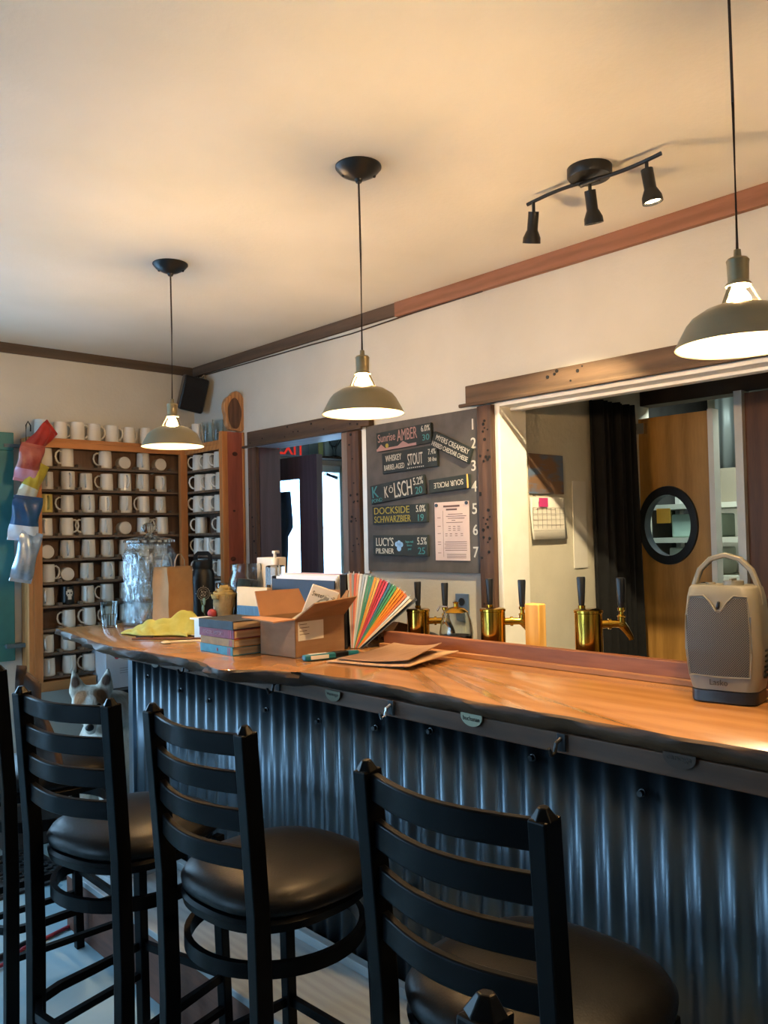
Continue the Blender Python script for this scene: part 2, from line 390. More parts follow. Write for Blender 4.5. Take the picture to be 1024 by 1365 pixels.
G().b2(3.588, 1.70, .1, 3.645, 1.725, 2.01).build('edge_strip', M_white, d1, smooth=0)
G().b2(3.57, 2.03, 1.93, 3.60, 2.10, 1.98).cyl((3.565, 2.08, 1.95), (3.565, 2.08, 1.99), .008).build('hinge', M_chrome, d1)
G().cyl((3.6, 1.76, 1.19), (3.58, 1.76, 1.19), .04).build('door_bumper', M_dpipe, d1)
d2 = porthole_door(2, .9, 1.56, 2.06, 1.29, wood('darker_oak', '#6d4426', '#4f2f19', 'z', rough=.5))
G().b2(3.57, 1.56, .1, 3.645, 1.595, 2.07).build('edge_strip', M_white, d2, smooth=0)
t = G().b2(3.612, 1.93, 1.50, 3.6135, 2.00, 1.57); o = t.build('sticky_note', mat('sticky_yellow', '#d9c25a', rough=.8), smooth=0)
tag(o, 'yellow sticky note on the glass of the left porthole door', 'note')

# kitchen beyond the doors
def shelf_unit():
    t = thing('storage_shelf', 'pale kitchen storage shelves seen through the gap between the doors', 'shelf', (4.75, 1.9, 0))
    g = G()
    for z in (1.62, 1.42, 1.2, .8): g.b2(-.15, -.9, z-.03, .25, .7, z)
    g.build('shelf_board', mat('kitchen_shelf', '#b8b7a8', rough=.6), t, smooth=0)
    for y in (-.9, .68): G().b2(.2, y, 0, .25, y+.03, 1.7).build('upright', M_white, t, smooth=0)
shelf_unit()
struct(G().grid(160, 2, lambda u, v: Vector((5.1+.012*math.sin(u*160), .4+2*u, 1.85+v*.6))).build('trim_18', mat('dull_steel', '#8d9697', rough=.5, metal=.4), solid=.002))
def simple(name, label, cat, build, m, group=None, **k):
    g = G(); build(g); return tag(g.build(name, m, **k), label, cat, group)
simple('storage_box', 'brown carton on the upper kitchen shelf seen between the doors', 'box', lambda g: g.b2(4.7, 1.98, 1.621, 4.95, 2.2, 1.82), mat('dull_carton', '#7d7565'), smooth=0, bevel=.003)
simple('white_canister', 'white canister standing on the middle kitchen shelf', 'canister', lambda g: g.lathe([(0, 0), (.05, 0), (.06, .05), (.045, .1), (.03, .13), (0, .13)], (4.72, 1.96, 1.42)), mat('canister', '#c6c9c6', rough=.4))
simple('tall_jar', 'slim white tall bottle on the lower kitchen shelf', 'bottle', lambda g: g.lathe([(0, 0), (.03, 0), (.03, .15), (.018, .17), (.018, .19), (0, .19)], (4.70, 2.02, 1.2)), mat('canister2', '#c9c8ba', rough=.4))
simple('wall_meter', 'white boxy meter with black window high on the kitchen shelf', 'meter', lambda g: (g.b2(4.62, 1.84, 1.621, 4.78, 1.95, 1.78), setattr(g, 'mi', 1), g.b2(4.615, 1.9, 1.64, 4.62, 1.945, 1.76)), [M_white, M_dpipe], bevel=.004)
simple('storage_tub', 'pale green tub behind the porthole of the left door', 'tub', lambda g: g.b2(4.65, 2.2, 1.42, 4.9, 2.48, 1.56), mat('tub_green', '#a9c2b4', rough=.5), bevel=.01)
simple('storage_tub', 'pale flat bin under the green tub behind the porthole', 'tub', lambda g: g.b2(4.65, 2.2, 1.2, 4.9, 2.5, 1.36), mat('tub_pale', '#c3cfc4', rough=.5), bevel=.01)

# curtain, calendar, sheet
def curtain(u, v):
    y = 2.025 + .022*math.sin(u*44) + .01*math.sin(u*17+v*2); x = 3.14+.31*u + .015*(1-v)*math.sin(u*9)
    return Vector((x, y-.02*(1-v), .35+1.70*v))
o = G().grid(90, 20, curtain).build('black_curtain', M_blackcloth, solid=.003)
tag(o, 'tall black curtain gathered against the hall wall beside the left porthole door', 'curtain')
t = thing('wall_calendar', 'open wall calendar with a desert landscape photo above its month grid', 'calendar', (2.84, 2.072, 1.44))
M_photo = mat('calendar_photo', '#5d6f88', '#7b5f48', scale=5, stretch=(1, 1, 3), rough=.5, lo=.42, hi=.52)
G().b2(-.118, -.006, .19, .118, 0, .355).build('picture_page', M_photo, t, smooth=0)
G().grid(14, 4, lambda u, v: Vector((-.12+.24*u, -.006-.012*(1-v)**2, .0+.175*v))).build('month_page', M_paper, t, solid=.001)
g = G()
for i in range(8): g.b2(-.11+.031*i, -.0135, .012, -.1085+.031*i, -.0125, .13)
for i in range(6): g.b2(-.11, -.0145, .012+.0236*i, .107, -.0135, .0135+.0236*i)
g.build('date_grid', mat('grid_grey', '#9a948a', rough=.8), t, smooth=0)
G().b2(-.07, -.016, .135, -.01, -.0145, .172).build('pink_flag', mat('pink_flag', '#c23c78', rough=.7), t, smooth=0)
text('MAY', FACE_Y @ Matrix.Translation((-.09, .182, .007)), M_ink, t, h=.008)
simple('notice_sheet', 'faint printed sheet pinned low on the hall wall beside the curtain', 'notice', lambda g: g.b2(3.03, 2.070, 1.31, 3.13, 2.0745, 1.69), M_paper, smooth=0)

# ------------------------------------------------------------------ vestibule: open door, glass door, exit sign, trophy
t = bpy.data.objects.new('door_3', None); COL.objects.link(t); struct(t)
x0, x1 = 2.79, 2.83
g = G(); g.b2(x0, 3.56, 0, x1, 3.72, 1.925); g.b2(x0, 4.18, 0, x1, 4.34, 1.925); g.b2(x0, 3.72, 1.80, x1, 4.18, 1.925); g.b2(x0, 3.72, 0, x1, 4.18, .9)
g.build('door_leaf', M_purple, t, smooth=0)
G().b2(x0+.015, 3.72, .9, x0+.02, 4.18, 1.80).build('glass_pane', PANE, t, smooth=0)
g = G(); g.grid(12, 16, lambda u, v: Vector((x1+.03+.02*math.sin(u*9), 3.915+.012*math.sin(v*7)+(.30)*u+.05*(v < .72)*(1-u), .95+.79*v)))
tag(g.build('hanging_coat', mat('coat_blue', '#1d3557', rough=.9), solid=.03), 'dark blue coat hanging on the far side of the open vestibule door', 'coat')
t = bpy.data.objects.new('door_4', None); COL.objects.link(t); struct(t)
g = G(); g.b2(2.84, 4.37, 0, 2.9, 4.41, 1.95); g.b2(3.60, 4.34, 0, 3.67, 4.41, 1.95); g.b2(2.84, 4.34, 1.905, 3.67, 4.41, 1.95); g.b2(2.9, 4.37, 0, 3.6, 4.41, .2)
g.build('door_frame', M_white, t, smooth=0, bevel=.003)
G().b2(2.9, 4.385, .2, 3.60, 4.39, 1.905).build('glass_pane', PANE, t, smooth=0)
G().box((3.53, 4.35, 1.88), (.10, .03, .02), (0, .25, 0)).cyl((3.56, 4.335, 1.07), (3.56, 4.335, 1.2), .008).build('door_closer', M_chrome, t)
t = thing('exit_sign', 'red lettered sign above the open vestibule door, top cut off by the header', 'sign', (3.19, 4.34, 2.06))
G().b2(-.15, -.03, -.06, .13, 0, .07).build('sign_box', mat('sign_grey', '#8d8c8c', rough=.5), t, bevel=.004, smooth=0)
text('EXIT', FACE_Y @ Matrix.Translation((-.02, -.012, .031)), mat('exit_red', '#e23a2c', emit='#e03020', estr=.7), t, w=.22, h=.085, bold=.015)
t = G().b2(3.30, 4.22, 1.985, 3.66, 4.34, 2.0).build('display_shelf', M_darkw, smooth=0); tag(t, 'dark narrow shelf above the bright glass door', 'shelf')
simple('trophy_glass', 'fluted clear glass goblet on the shelf above the glass door', 'glass',
       lambda g: g.lathe([(0, 0), (.035, 0), (.035, .006), (.012, .014), (.012, .05), (.02, .07), (.05, .12), (.06, .17), (.058, .17), (.045, .12), (.012, .075), (0, .07)], (3.50, 4.27, 2.001), fn=lambda a, z: 1+.05*math.cos(a*12)), M_jarglass)
for i, (x, c, w) in enumerate(((3.37, '#cdbb73', 'yellow booklet'), (3.42, '#c9c6bd', 'white booklet'))):
    simple('booklet', w + ' leaning on the shelf above the glass door', 'booklet', lambda g: g.b2(x-.018, 4.25, 2.001, x+.018, 4.258, 2.1), mat('booklet%d' % i, c), smooth=0)

# ------------------------------------------------------------------ bar
edge = [(1.505, -1.6), (1.50, -.6), (1.507, .3), (1.506, .63), (1.497, .77), (1.50, .886), (1.503, 1.048), (1.498, 1.17), (1.492, 1.30), (1.502, 1.40), (1.503, 1.50), (1.512, 1.62), (1.506, 1.746),
        (1.49, 1.86), (1.474, 1.979), (1.44, 2.06), (1.40, 2.137), (1.338, 2.20), (1.345, 2.27), (1.375, 2.34), (1.392, 2.446), (1.385, 2.58), (1.378, 2.738), (1.365, 2.87), (1.362, 3.009), (1.38, 3.2), (1.407, 3.395), (1.44, 3.63), (1.475, 3.86)]
def dens(p, k=3):
    o = []
    for a, b in zip(p, p[1:]):
        for i in range(k):
            f = i/k; o.append((a[0]*(1-f)+b[0]*f + .0025*math.sin(37*(a[1]*(1-f)+b[1]*f)), a[1]*(1-f)+b[1]*f))
    return o + [p[-1]]
E1 = dens(edge); back = [(2.34, 3.81), (2.34, 2.2), (2.031, 2.2), (2.031, -1.6)]
t = thing('bar_counter', 'long live-edge bar counter with orange varnished wood top', 'bar counter', (0, 0, 0))
g = G(); bm = g.bm
top = [bm.verts.new((x, y, 1.07)) for x, y in E1]; bt = [bm.verts.new((x, y, 1.07)) for x, y in back]
bm.faces.new(top + bt)
rows = [top]
for k, (dx, z) in enumerate(((-.005, 1.064), (-.004, 1.05), (.006, 1.035), (.03, 1.022))):
    row = []
    for i, (x, y) in enumerate(E1):
        rg = (1 if y < 1.9 else 2.2) * .004
        row.append(bm.verts.new((x+dx*(1 if y < 1.9 else 1.7)+rg*math.sin(y*61+k*2)+rg*math.sin(y*23+k), y, z+.004*math.sin(y*19+k)*(1 if y > 1.8 else .3))))
    rows.append(row)
bb = [bm.verts.new((x, y, 1.022)) for x, y in back]; low = rows[-1]
for a, b in zip(rows, rows[1:]):
    for i in range(len(a)-1):
        f = bm.faces.new((a[i], a[i+1], b[i+1], b[i])); f.material_index = 1
side = bt
bm.faces.new([r_[-1] for r_ in rows] + [bb[0], bt[0]]).material_index = 1
for i in range(3): bm.faces.new((bt[i], bt[i+1], bb[i+1], bb[i])).material_index = 1
bm.faces.new([r_[0] for r_ in rows][::-1] + [bt[3], bb[3]]).material_index = 1
bm.faces.new(low[::-1] + bb[::-1]).material_index = 1
g.build('worktop', [M_counter, M_edge], t, smooth=50)
G().b2(1.508, -1.6, .985, 1.535, 3.30, 1.03).build('apron_board', M_apron, t, smooth=0, bevel=.003)
G().b2(2.005, -1.6, 1.0705, 2.03, 2.19, 1.128).build('back_rail', M_rail, t, smooth=0, bevel=.003)
G().b2(1.985, -1.6, 1.0705, 2.004, 2.19, 1.086).build('ledge_strip', M_ledge, t, smooth=0, bevel=.002)
# corrugated skin
def corr(u, v):
    y = -1.6 + 4.90*u; return Vector((1.585 + .0085*math.cos(2*PI*(y-.84)/.07), y, .20+.795*v))
g = G(); g.grid(70*12+1, 2, corr); g.build('corrugated_panel', M_galv, t, solid=.0012, smooth=60)
G().b2(1.572, 3.285, .2, 1.60, 3.325, .99).b2(1.60, 3.30, .2, 2.0, 3.325, .99).build('end_panel', mat('end_steel', '#7f8f9c', rough=.35, metal=.9), t, smooth=0, bevel=.002)
G().b2(1.60, -1.6, .2, 1.63, 3.3, 1.0).build('bar_frame', M_apron, t, smooth=0)
for y, z in [(3.148, .913), (2.877, .891), (2.668, .879), (2.304, .897), (2.021, .902), (1.759, .923), (1.541, .949), (1.207, .94), (.924, .918), (.42, .92), (1.62, .5), (1.2, .45), (2.1, .5)]:
    G().lathe([(0, 0), (.0065, 0), (.0065, .010), (.009, .011), (.009, .016), (0, .016)], (1.563, y, z), n=10, m=Matrix.Rotation(PI/2, 4, 'Y')).build('screw', M_dpipe, t)
struct(G().b2(1.25, -1.6, 0, 1.275, 3.19, .2).b2(1.275, 3.17, 0, 1.6, 3.19, .2).build('trim_19', M_step, smooth=0, bevel=.003))
struct(G().b2(1.245, -1.6, .2, 1.6, 3.195, .222).build('trim_20', M_stept, smooth=0, bevel=.003))
struct(G().b2(1.545, -1.6, .222, 1.573, 3.3, .25).build('trim_21', M_stept, smooth=0, bevel=.002))
# badges & purse hooks under the edge
def badge(y, z, txt, label, c='#8d8a6d', vis=True):
    t = thing('oval_badge', label, 'badge', (1.503, y, z), 0, 'metal badges on the bar edge')
    g = G(); n = 20; pts = [(.034*math.cos(PI+PI*i/n), .024*math.sin(PI+PI*i/n)) for i in range(n+1)] + [(.034, .006), (-.034, .006)]
    a = [g.bm.verts.new((0, -x, zz)) for x, zz in pts]; b = [g.bm.verts.new((-.003, -x, zz)) for x, zz in pts]
    g.bm.faces.new(a); g.bm.faces.new(b[::-1])
    for i in range(len(a)): j = (i+1) % len(a); g.bm.faces.new((a[i], a[j], b[j], b[i]))
    g.build('badge_plate', mat('badge_'+c[1:], c, rough=.45, metal=.5), t)
    text(txt, Matrix.Translation((-.0032, 0, -.005)) @ FACE_X, M_ink, t, w=.052, h=.011)
badge(1.860, 1.02, 'Vantage', 'tarnished half-oval metal badge on the bar edge left of the bright one', '#5f5b48')
badge(1.331, 1.03, 'buchanan', 'bright pale half-oval metal badge with clear lettering on the bar edge', '#9a9880')
badge(.799, 1.03, 'canoga', 'dark barely visible half-oval badge on the bar edge near the heater', '#3c2b20')
badge(2.943, 1.005, 'Vantage', 'small half-oval badge under the yellow cloth end of the bar edge', '#5a564c')
for y, lab in ((2.691, 'dark purse hook under the bar edge left of the books'), (2.131, 'dark purse hook under the bar edge below the cardboard box'),
               (1.614, 'shiny double purse hook under the bar edge below the newspapers'), (1.072, 'dark purse hook under the bar edge between bright badge and heater')):
    t = thing('purse_hook', lab, 'hook', (1.505, y, 1.0), 0, 'purse hooks under the bar edge')
    G().box((-.004, 0, .012), (.005, .022, .04)).build('hook_plate', M_dpipe, t, bevel=.002)
    G().tube([(-.006, 0, .02), (-.018, .004, .012), (-.022, .005, -.008), (-.034, .006, -.012), (-.040, .007, .004)], .0045).build('hook_arm', M_chrome if y == 1.614 else M_dpipe, t)
# lower back shelf with the taps
simple('back_shelf', 'low service shelf behind the bar rail carrying the taps', 'shelf', lambda g: (g.b2(2.034, .6, 1.03, 2.30, 2.19, 1.05), g.b2(2.05, .7, 0, 2.28, 2.1, 1.03)), M_darkw, smooth=0)
def tap(x, y, z1, lab):
    t = thing('beer_tap_tower', lab, 'beer tap', (x, y, 1.051), 0, 'brass beer taps behind the bar')
    h = z1-1.051
    G().lathe([(0, 0), (.052, 0), (.052, .01), (.041, .016), (.041, h-.012), (.043, h-.01), (.043, h-.003), (.038, h), (0, h)], n=40).build('tower_column', M_brass, t)
    for a in (PI/4, -PI/4):
        d = Vector((math.cos(a), math.sin(a), 0)); z = h-.045; u = Vector((0, 0, 1))
        g = G(); g.cyl(d*.036+u*z, d*.062+u*z, .012).cyl(d*.058+u*z, d*.066+u*z, .016).cyl(d*.066+u*z, d*.098+u*z, .0115)
        g.tube([d*.088+u*(z+.002), d*.10+u*(z-.004), d*.112+u*(z-.02), d*.124+u*(z-.040), d*.126+u*(z-.048)], [.012, .013, .011, .008, .007], up=(-d.y, d.x, 0))
        g.lathe([(0, -.004), (.011, 0), (.011, .02), (.014, .022), (.007, .028), (.007, .036), (.011, .04), (.011, .048), (0, .048)], d*.098+u*z)
        f = g.build('faucet', M_brass, t)
        o = d*.098+u*(z+.048)
        g = G().lathe([(0, 0), (.0085, 0), (.010, .01), (.0135, .085), (.012, .089), (0, .089)], o, n=20); g.build('tap_handle', M_dpipe, f)
tap(2.12, 1.405, 1.237, 'brass tap tower furthest right, in front of the black curtain')
tap(2.12, 1.775, 1.222, 'brass tap tower beside the round glass, in front of the doorway post')
tap(2.12, 2.125, 1.202, 'brass tap tower partly hidden by the coloured folder fan')
# round glass jar
t = thing('coffee_globe', 'round glass globe half full of dark coffee beans with brass cap', 'jar', (2.083, 1.905, 1.051))
g = G().lathe([(0, .0), (.025, .001), (.045, .016), (.0555, .05), (.058, .085), (.052, .125), (.04, .155), (.038, .156), (.050, .122), (.0555, .085), (.053, .05), (.043, .018), (.02, .003), (0, .003)], n=40)
g.build('glass_bowl', M_jarglass, t)
G().lathe([(0, .006), (.03, .008), (.048, .04), (.053, .075), (0, .078)], n=32).build('coffee_beans', mat('coffee_beans', '#1c1512', '#35291c', scale=90, rough=.5, bump=1, bscale=120), t)
G().lathe([(.03, .15), (.042, .154), (.03, .166), (.008, .172), (.008, .182), (.012, .186), (0, .19)], n=28).build('brass_cap', M_brass, t)
G().tube([(-.01, .03, .17), (-.02, .055, .172), (-.025, .065, .155)], .003).build('wire_hook', M_chrome, t)
simple('wood_block', 'pale upright wooden block between the right-hand taps', 'block', lambda g: g.b2(2.18, 1.632, 1.051, 2.22, 1.69, 1.236), wood('pale_block', '#d4a55c', '#b98336', 'z'), bevel=.004)
# kraft box and black pouch
t = thing('kraft_box', 'small kraft folding box with handwriting behind the bar rail', 'box', (2.13, 2.30, 1.051), -.1)
G().grid(2, 6, lambda u, v: Vector(((0, .0, .035, .075, .085, .085)[round(v*5)]-.04, .075-.15*u, (.0, .055, .095, .085, .03, 0)[round(v*5)]))).build('box_shell', M_kraft, t, solid=.003, smooth=0)
text('Happy Crafts', Matrix.Translation((-.0435, 0, .035)) @ FACE_X, M_ink, t, w=.09, h=.022)
simple('black_pouch', 'flat black pouch slumped behind the kraft box', 'pouch', lambda g: g.sph((2.19, 2.17, 1.082), .06, (.7, 1.5, .5)), M_dpipe)
# outlet
t = thing('wall_outlet', 'blue-grey steel outlet plate on the white wall under the menu board', 'outlet', (2.499, 2.247, 1.17))
G().b2(-.006, -.036, -.058, 0, .036, .058).build('cover_plate', mat('outlet_plate', '#6f8396', rough=.35, metal=.6), t, bevel=.002, smooth=0)
g = G()
for z in (-.025, .025): g.cyl((-.009, 0, z), (-.005, 0, z), .016)
g.build('socket', M_dpipe, t)

# ------------------------------------------------------------------ menu board
t = thing('menu_board', 'large charcoal menu board with the numbers 1 to 7 painted down its right side', 'menu board', (2.485, 2.47, 1.65))
g = G(); P = [(2.80, 1.312), (2.10, 1.312), (2.10, 1.968), (2.80, 1.968)]
g.b2(0, 2.137-2.47, 1.312-1.65, .0135, 2.803-2.47, 1.968-1.65); g.build('board_panel', M_chalk, t, smooth=0)
for i, (y, z) in enumerate([(2.160, 1.906), (2.158, 1.831), (2.160, 1.741), (2.159, 1.658), (2.160, 1.569), (2.158, 1.485), (2.158, 1.396)]):
    text(str(i+1), Matrix.Translation((-.0005, y-2.47, z-1.65)) @ FACE_X, M_chw, t, h=.043, name='painted_number', bold=.01)
def sign(c, w, h, tilt, label, items, name='chalk_sign', strip=False):
    t = thing(name, label, 'sign', (2.478, c[0], c[1]), 0, 'chalk signs on the menu board'); t.rotation_euler = (tilt, 0, 0)
    G().b2(-.008, -w/2, -h/2, .006, w/2, h/2).build('sign_plaque', M_slate, t, smooth=0, bevel=.002)
    for s, x, z, tw, th, m, *r in items:
        mm = Matrix.Translation((-.0085, -x*w, z*h)) @ FACE_X
        if r: mm = mm @ Matrix.Rotation(r[0], 4, 'Z')
        text(s, mm, m, t, w=tw*w, h=th*h)
    return t
g = sign((2.547, 1.890), .34, .085, -.03, 'top chalk sign in pink lettering with drawn mountains and a yellow sun', [('Sunrise', -.30, .18, .33, .42, M_chp), ('AMBER', .08, .16, .36, .58, M_chp), ('6.0%', .41, .27, .15, .3, M_chw), ('30', .41, -.18, .12, .3, M_cht)])
s = G(); s.prism([(0, 0), (.06, 0), (.03, .022)], 0, .001); s.prism([(.13, 0), (.21, 0), (.17, .02)], 0, .001); s.prism([(0, -.008), (.25, -.008), (.25, .004), (.12, .003), (0, .003)], 0, .0008)
s.xf(Matrix.Translation((-.0085, .168, -.034)) @ FACE_X); s.build('mountain_drawing', M_chp, g, smooth=0)
s = G().cyl((-.0095, .10, -.022), (-.0085, .10, -.022), .010); s.build('sun_drawing', M_chy, g)
sign((2.514, 1.792), .335, .09, -.03, 'second chalk sign from the top on the left, with the word stout', [('WHISKEY', -.28, .22, .30, .3, M_chw), ('BARREL-AGED', -.27, -.22, .38, .26, M_chw), ('STOUT', .12, .0, .27, .55, M_chw), ('7.4%', .42, .22, .13, .26, M_chw), ('30 ibu', .42, -.14, .14, .2, M_chw), ('.........', .12, -.4, .3, .05, M_chw)])
sign((2.593, 1.667), .34, .083, -.09, 'third chalk sign from the top on the left, tilted, with tall letters', [('K', -.40, .12, .12, .6, M_cht), ('POND', -.38, -.34, .2, .2, M_cht), ('\u00d6', -.10, .1, .08, .4, M_chw), ('K', -.19, .0, .07, .6, M_chw), ('LSCH', .12, .0, .32, .8, M_chw), ('5.2%', .40, .24, .17, .38, M_chw), ('20', .40, -.24, .12, .36, M_cht)])
sign((2.583, 1.561), .34, .08, -.005, 'fourth chalk sign from the top, lettered in yellow', [('DOCKSIDE', -.13, .24, .66, .38, M_chy), ('SCHWARZBIER', -.12, -.24, .68, .36, M_chy), ('5.0%', .40, .24, .16, .36, M_chw), ('19', .40, -.24, .1, .36, M_cht)])
g = sign((2.583, 1.425), .34, .09, .01, "lowest chalk sign on the left, with a pale blue drawing", [("LUCY'S", -.27, .18, .33, .42, M_chw), ('PILSNER', -.27, -.27, .34, .26, M_chw), ('5.5%', .41, .22, .16, .34, M_chw), ('25', .40, -.24, .12, .32, M_cht), ('hops malt\nlemon\npeel', .19, 0, .14, .5, M_cht)])
s = G()
for yy, zz, r_ in ((0, .01, .012), (-.014, .004, .011), (.014, .006, .011), (.0, -.012, .013)): s.cyl((-.0095, -.012+yy+.012, zz), (-.0085, -.012+yy+.012, zz), r_)
s.build('blue_drawing', mat('chalk_blue', '#8fb6dc', rough=.9), g)
sign((2.268, 1.823), .225, .063, .42, 'steeply tilted chalk sign with two white lines at the upper right of the board', [('MYERS CREAMERY', .02, .22, .86, .34, M_chw), ('HERBED CHEDDAR CHEESE', 0, -.26, .94, .3, M_chw)])
g = sign((2.285, 1.675), .225, .056, -.05, 'small chalk sign hung upside down with a yellow strip at its end', [('SOUR PICKLE', 0, 0, .72, .4, M_chw, PI)])
G().b2(-.0095, -.108, -.028, -.008, -.101, .028).build('yellow_strip', mat('strip_yellow', '#d8a84c'), g, smooth=0)
t = thing('menu_flyer', 'pinkish printed flyer pinned to the lower right of the menu board', 'flyer', (2.483, 2.282, 1.482))
G().b2(-.0015, -.095, -.12, 0, .095, .12).build('flyer_sheet', mat('flyer_pink', '#cfb5a6', '#c7aca0'), t, smooth=0)
g = G()
def ln(y0, y1, z, h=.0022): g.b2(-.0022, y0, z, -.0016, y1, z+h)
ln(-.045, .045, .098, .008); ln(-.03, .03, .085, .007)
for k, (a, b) in enumerate([(-.05, .03), (-.07, .04), (-.06, .03), (-.01, .01), (-.05, .04)]): ln(a-.01, b-.01, .068-k*.0085)
for k in range(3):
    for q in (-.045, -.02, .005): ln(q, q+.014, .018-k*.008)
for k in range(2):
    for q in (-.05, -.02, .01, .035): ln(q-.01, q+.002, -.012-k*.008)
for k in range(5): ln(-.08, .038+.004*(k % 2), -.045-k*.0085)
for k in range(3): ln(-.075, .03, -.096-k*.007)
for k, z in enumerate((.055, .02, -.01, -.045, -.055, -.09)): ln(.062, .08, z)
g.b2(-.0021, .0475, -.105, -.0016, .0485, .085)
g.build('print', mat('print_brown', '#5d4238'), t, smooth=0)
for y, z in ((.083, .108), (-.083, .112)): G().cyl((-.006, y, z), (-.0015, y, z), .007).build('push_pin', M_dpipe, t)
# ------------------------------------------------------------------ mug shelf
MUGB, MUGH = None, None
def make_mug(m, name='white_mug'):
    t = tag(G().lathe([(0, .0), (.033, 0), (.036, .004), (.0355, .045), (.0335, .093), (.0315, .095), (.0305, .092), (.032, .045), (.031, .008), (0, .006)], n=24).build(name, m), 'x', 'mug')
    h = G().tube([(.032, 0, .082), (.046, 0, .084), (.060, 0, .072), (.064, 0, .052), (.058, 0, .032), (.046, 0, .020), (.033, 0, .018)], .0048, n=8, up=(0, 1, 0)).build('handle', m, t)
    return t
def mk_cab():
    t = thing('mug_cabinet', 'tall orange pine cabinet of narrow shelves full of mugs on the left wall', 'shelf unit', (0, 0, 0))
    z0, z1 = .745, 1.985
    G().b2(1.50, 4.345, z0, 1.83, 4.357, z1).b2(1.83, 4.345, .98, 2.49, 4.357, z1).b2(2.482, 3.85, z0, 2.497, 4.34, z1).build('back_panel', M_pineb, t, smooth=0)
    G().b2(1.49, 4.25, z0-.03, 1.515, 4.355, z1).b2(1.515, 4.245, z0-.03, 1.558, 4.262, z1).build('side_panel', M_pine, t, smooth=0, bevel=.002)
    G().b2(1.49, 4.235, z1, 2.42, 4.357, z1+.02).b2(1.515, 4.236, z1-.03, 2.42, 4.25, z1).b2(2.36, 3.85, z1, 2.497, 4.235, z1+.02).b2(2.362, 3.85, z1-.03, 2.374, 4.235, z1).build('top_board', M_pinex, t, smooth=0, bevel=.002)
    G().b2(1.515, 4.245, z0-.03, 1.83, 4.355, z0+.02).build('bottom_board', M_pinex, t, smooth=0, bevel=.002)
    G().b2(2.335, 4.235, z0, 2.378, 4.262, z1).build('corner_stile', M_pine, t, smooth=0, bevel=.002)
    for k in range(10):
        z = ZS[k]; x1 = 2.335 if k < 8 else 1.82
        g = G().b2(1.515, 4.262, z-.012, x1, 4.345, z)
        for c in range(7):
            x = XS[c]+.052
            if x < x1-.01: g.b2(x-.010, 4.257, z, x+.010, 4.30, z+.014)
        g.build('shelf', M_shelf, t, smooth=0)
        if k < 7: G().b2(2.40, 3.85, z-.012, 2.482, 4.345, z).b2(2.378, 3.86, z-.012, 2.40, 4.235, z).build('shelf', M_shelf, t, smooth=0)
    return t
ZS = [1.862 - i*.1195 for i in range(10)]
XS = [1.60 + i*.107 for i in range(7)]
cab = mk_cab()
G().b2(2.392, 3.83, .745, 2.497, 3.852, 2.05).build('end_panel', M_cedar, cab, smooth=0, bevel=.003)
G().b2(2.358, 3.826, .745, 2.392, 3.86, 2.05).b2(2.497-.012, 3.822, .745, 2.497, 3.83, 2.05).build('edge_stile', M_pine, cab, smooth=0, bevel=.002)
g = G()
for y, z, s in ((2.44, 1.93, 1), (2.43, 1.62, .5), (2.42, 1.36, 1)): g.sph((y, 3.829, z), .012*s, (1.4, .15, 1))
g.build('wood_knot', mat('knot', '#3c1a14'), cab)
rows = ['LLELBFB', 'FFFXFFF', 'YLFFFLF', 'FRLFBRL', 'BFFFFLF', 'RBFFFFF', 'FKFLFFF', 'ELLLFFF', 'FFF....', 'FFL....']
ORD = ['top', 'second', 'third', 'fourth', 'fifth', 'sixth', 'seventh', 'eighth', 'ninth', 'tenth']
CO = ['leftmost', 'second from left', 'third from left', 'middle one', 'third from right', 'second from right', 'rightmost']
AN = {'L': PI, 'R': 0, 'F': -PI/2-.25, 'X': PI*.95}
WH = {'L': 'handle left', 'R': 'handle right', 'F': 'handle forward', 'X': 'handle left'}
proto = make_mug(M_mug); used = False
def place_mug(p, x, y, z, a, lab, grp, lying=False):
    global used
    if p is proto and not used: o = proto; used = True
    else: o = copy_tree(p)
    if lying: o.rotation_euler = (PI/2, 0, a) if False else Euler((-PI/2+.05, R.uniform(-1, 1)+PI, 0)).copy(); o.location = (x, y-.02, z+.0365+.001)
    else: o.rotation_euler = (0, 0, a+R.uniform(-.25, .25)); o.location = (x, y, z+.0005)
    s = R.uniform(.95, 1.03); o.scale = (s, s, s)
    o['label'] = lab; o['group'] = grp; return o
ym = proto2 = None
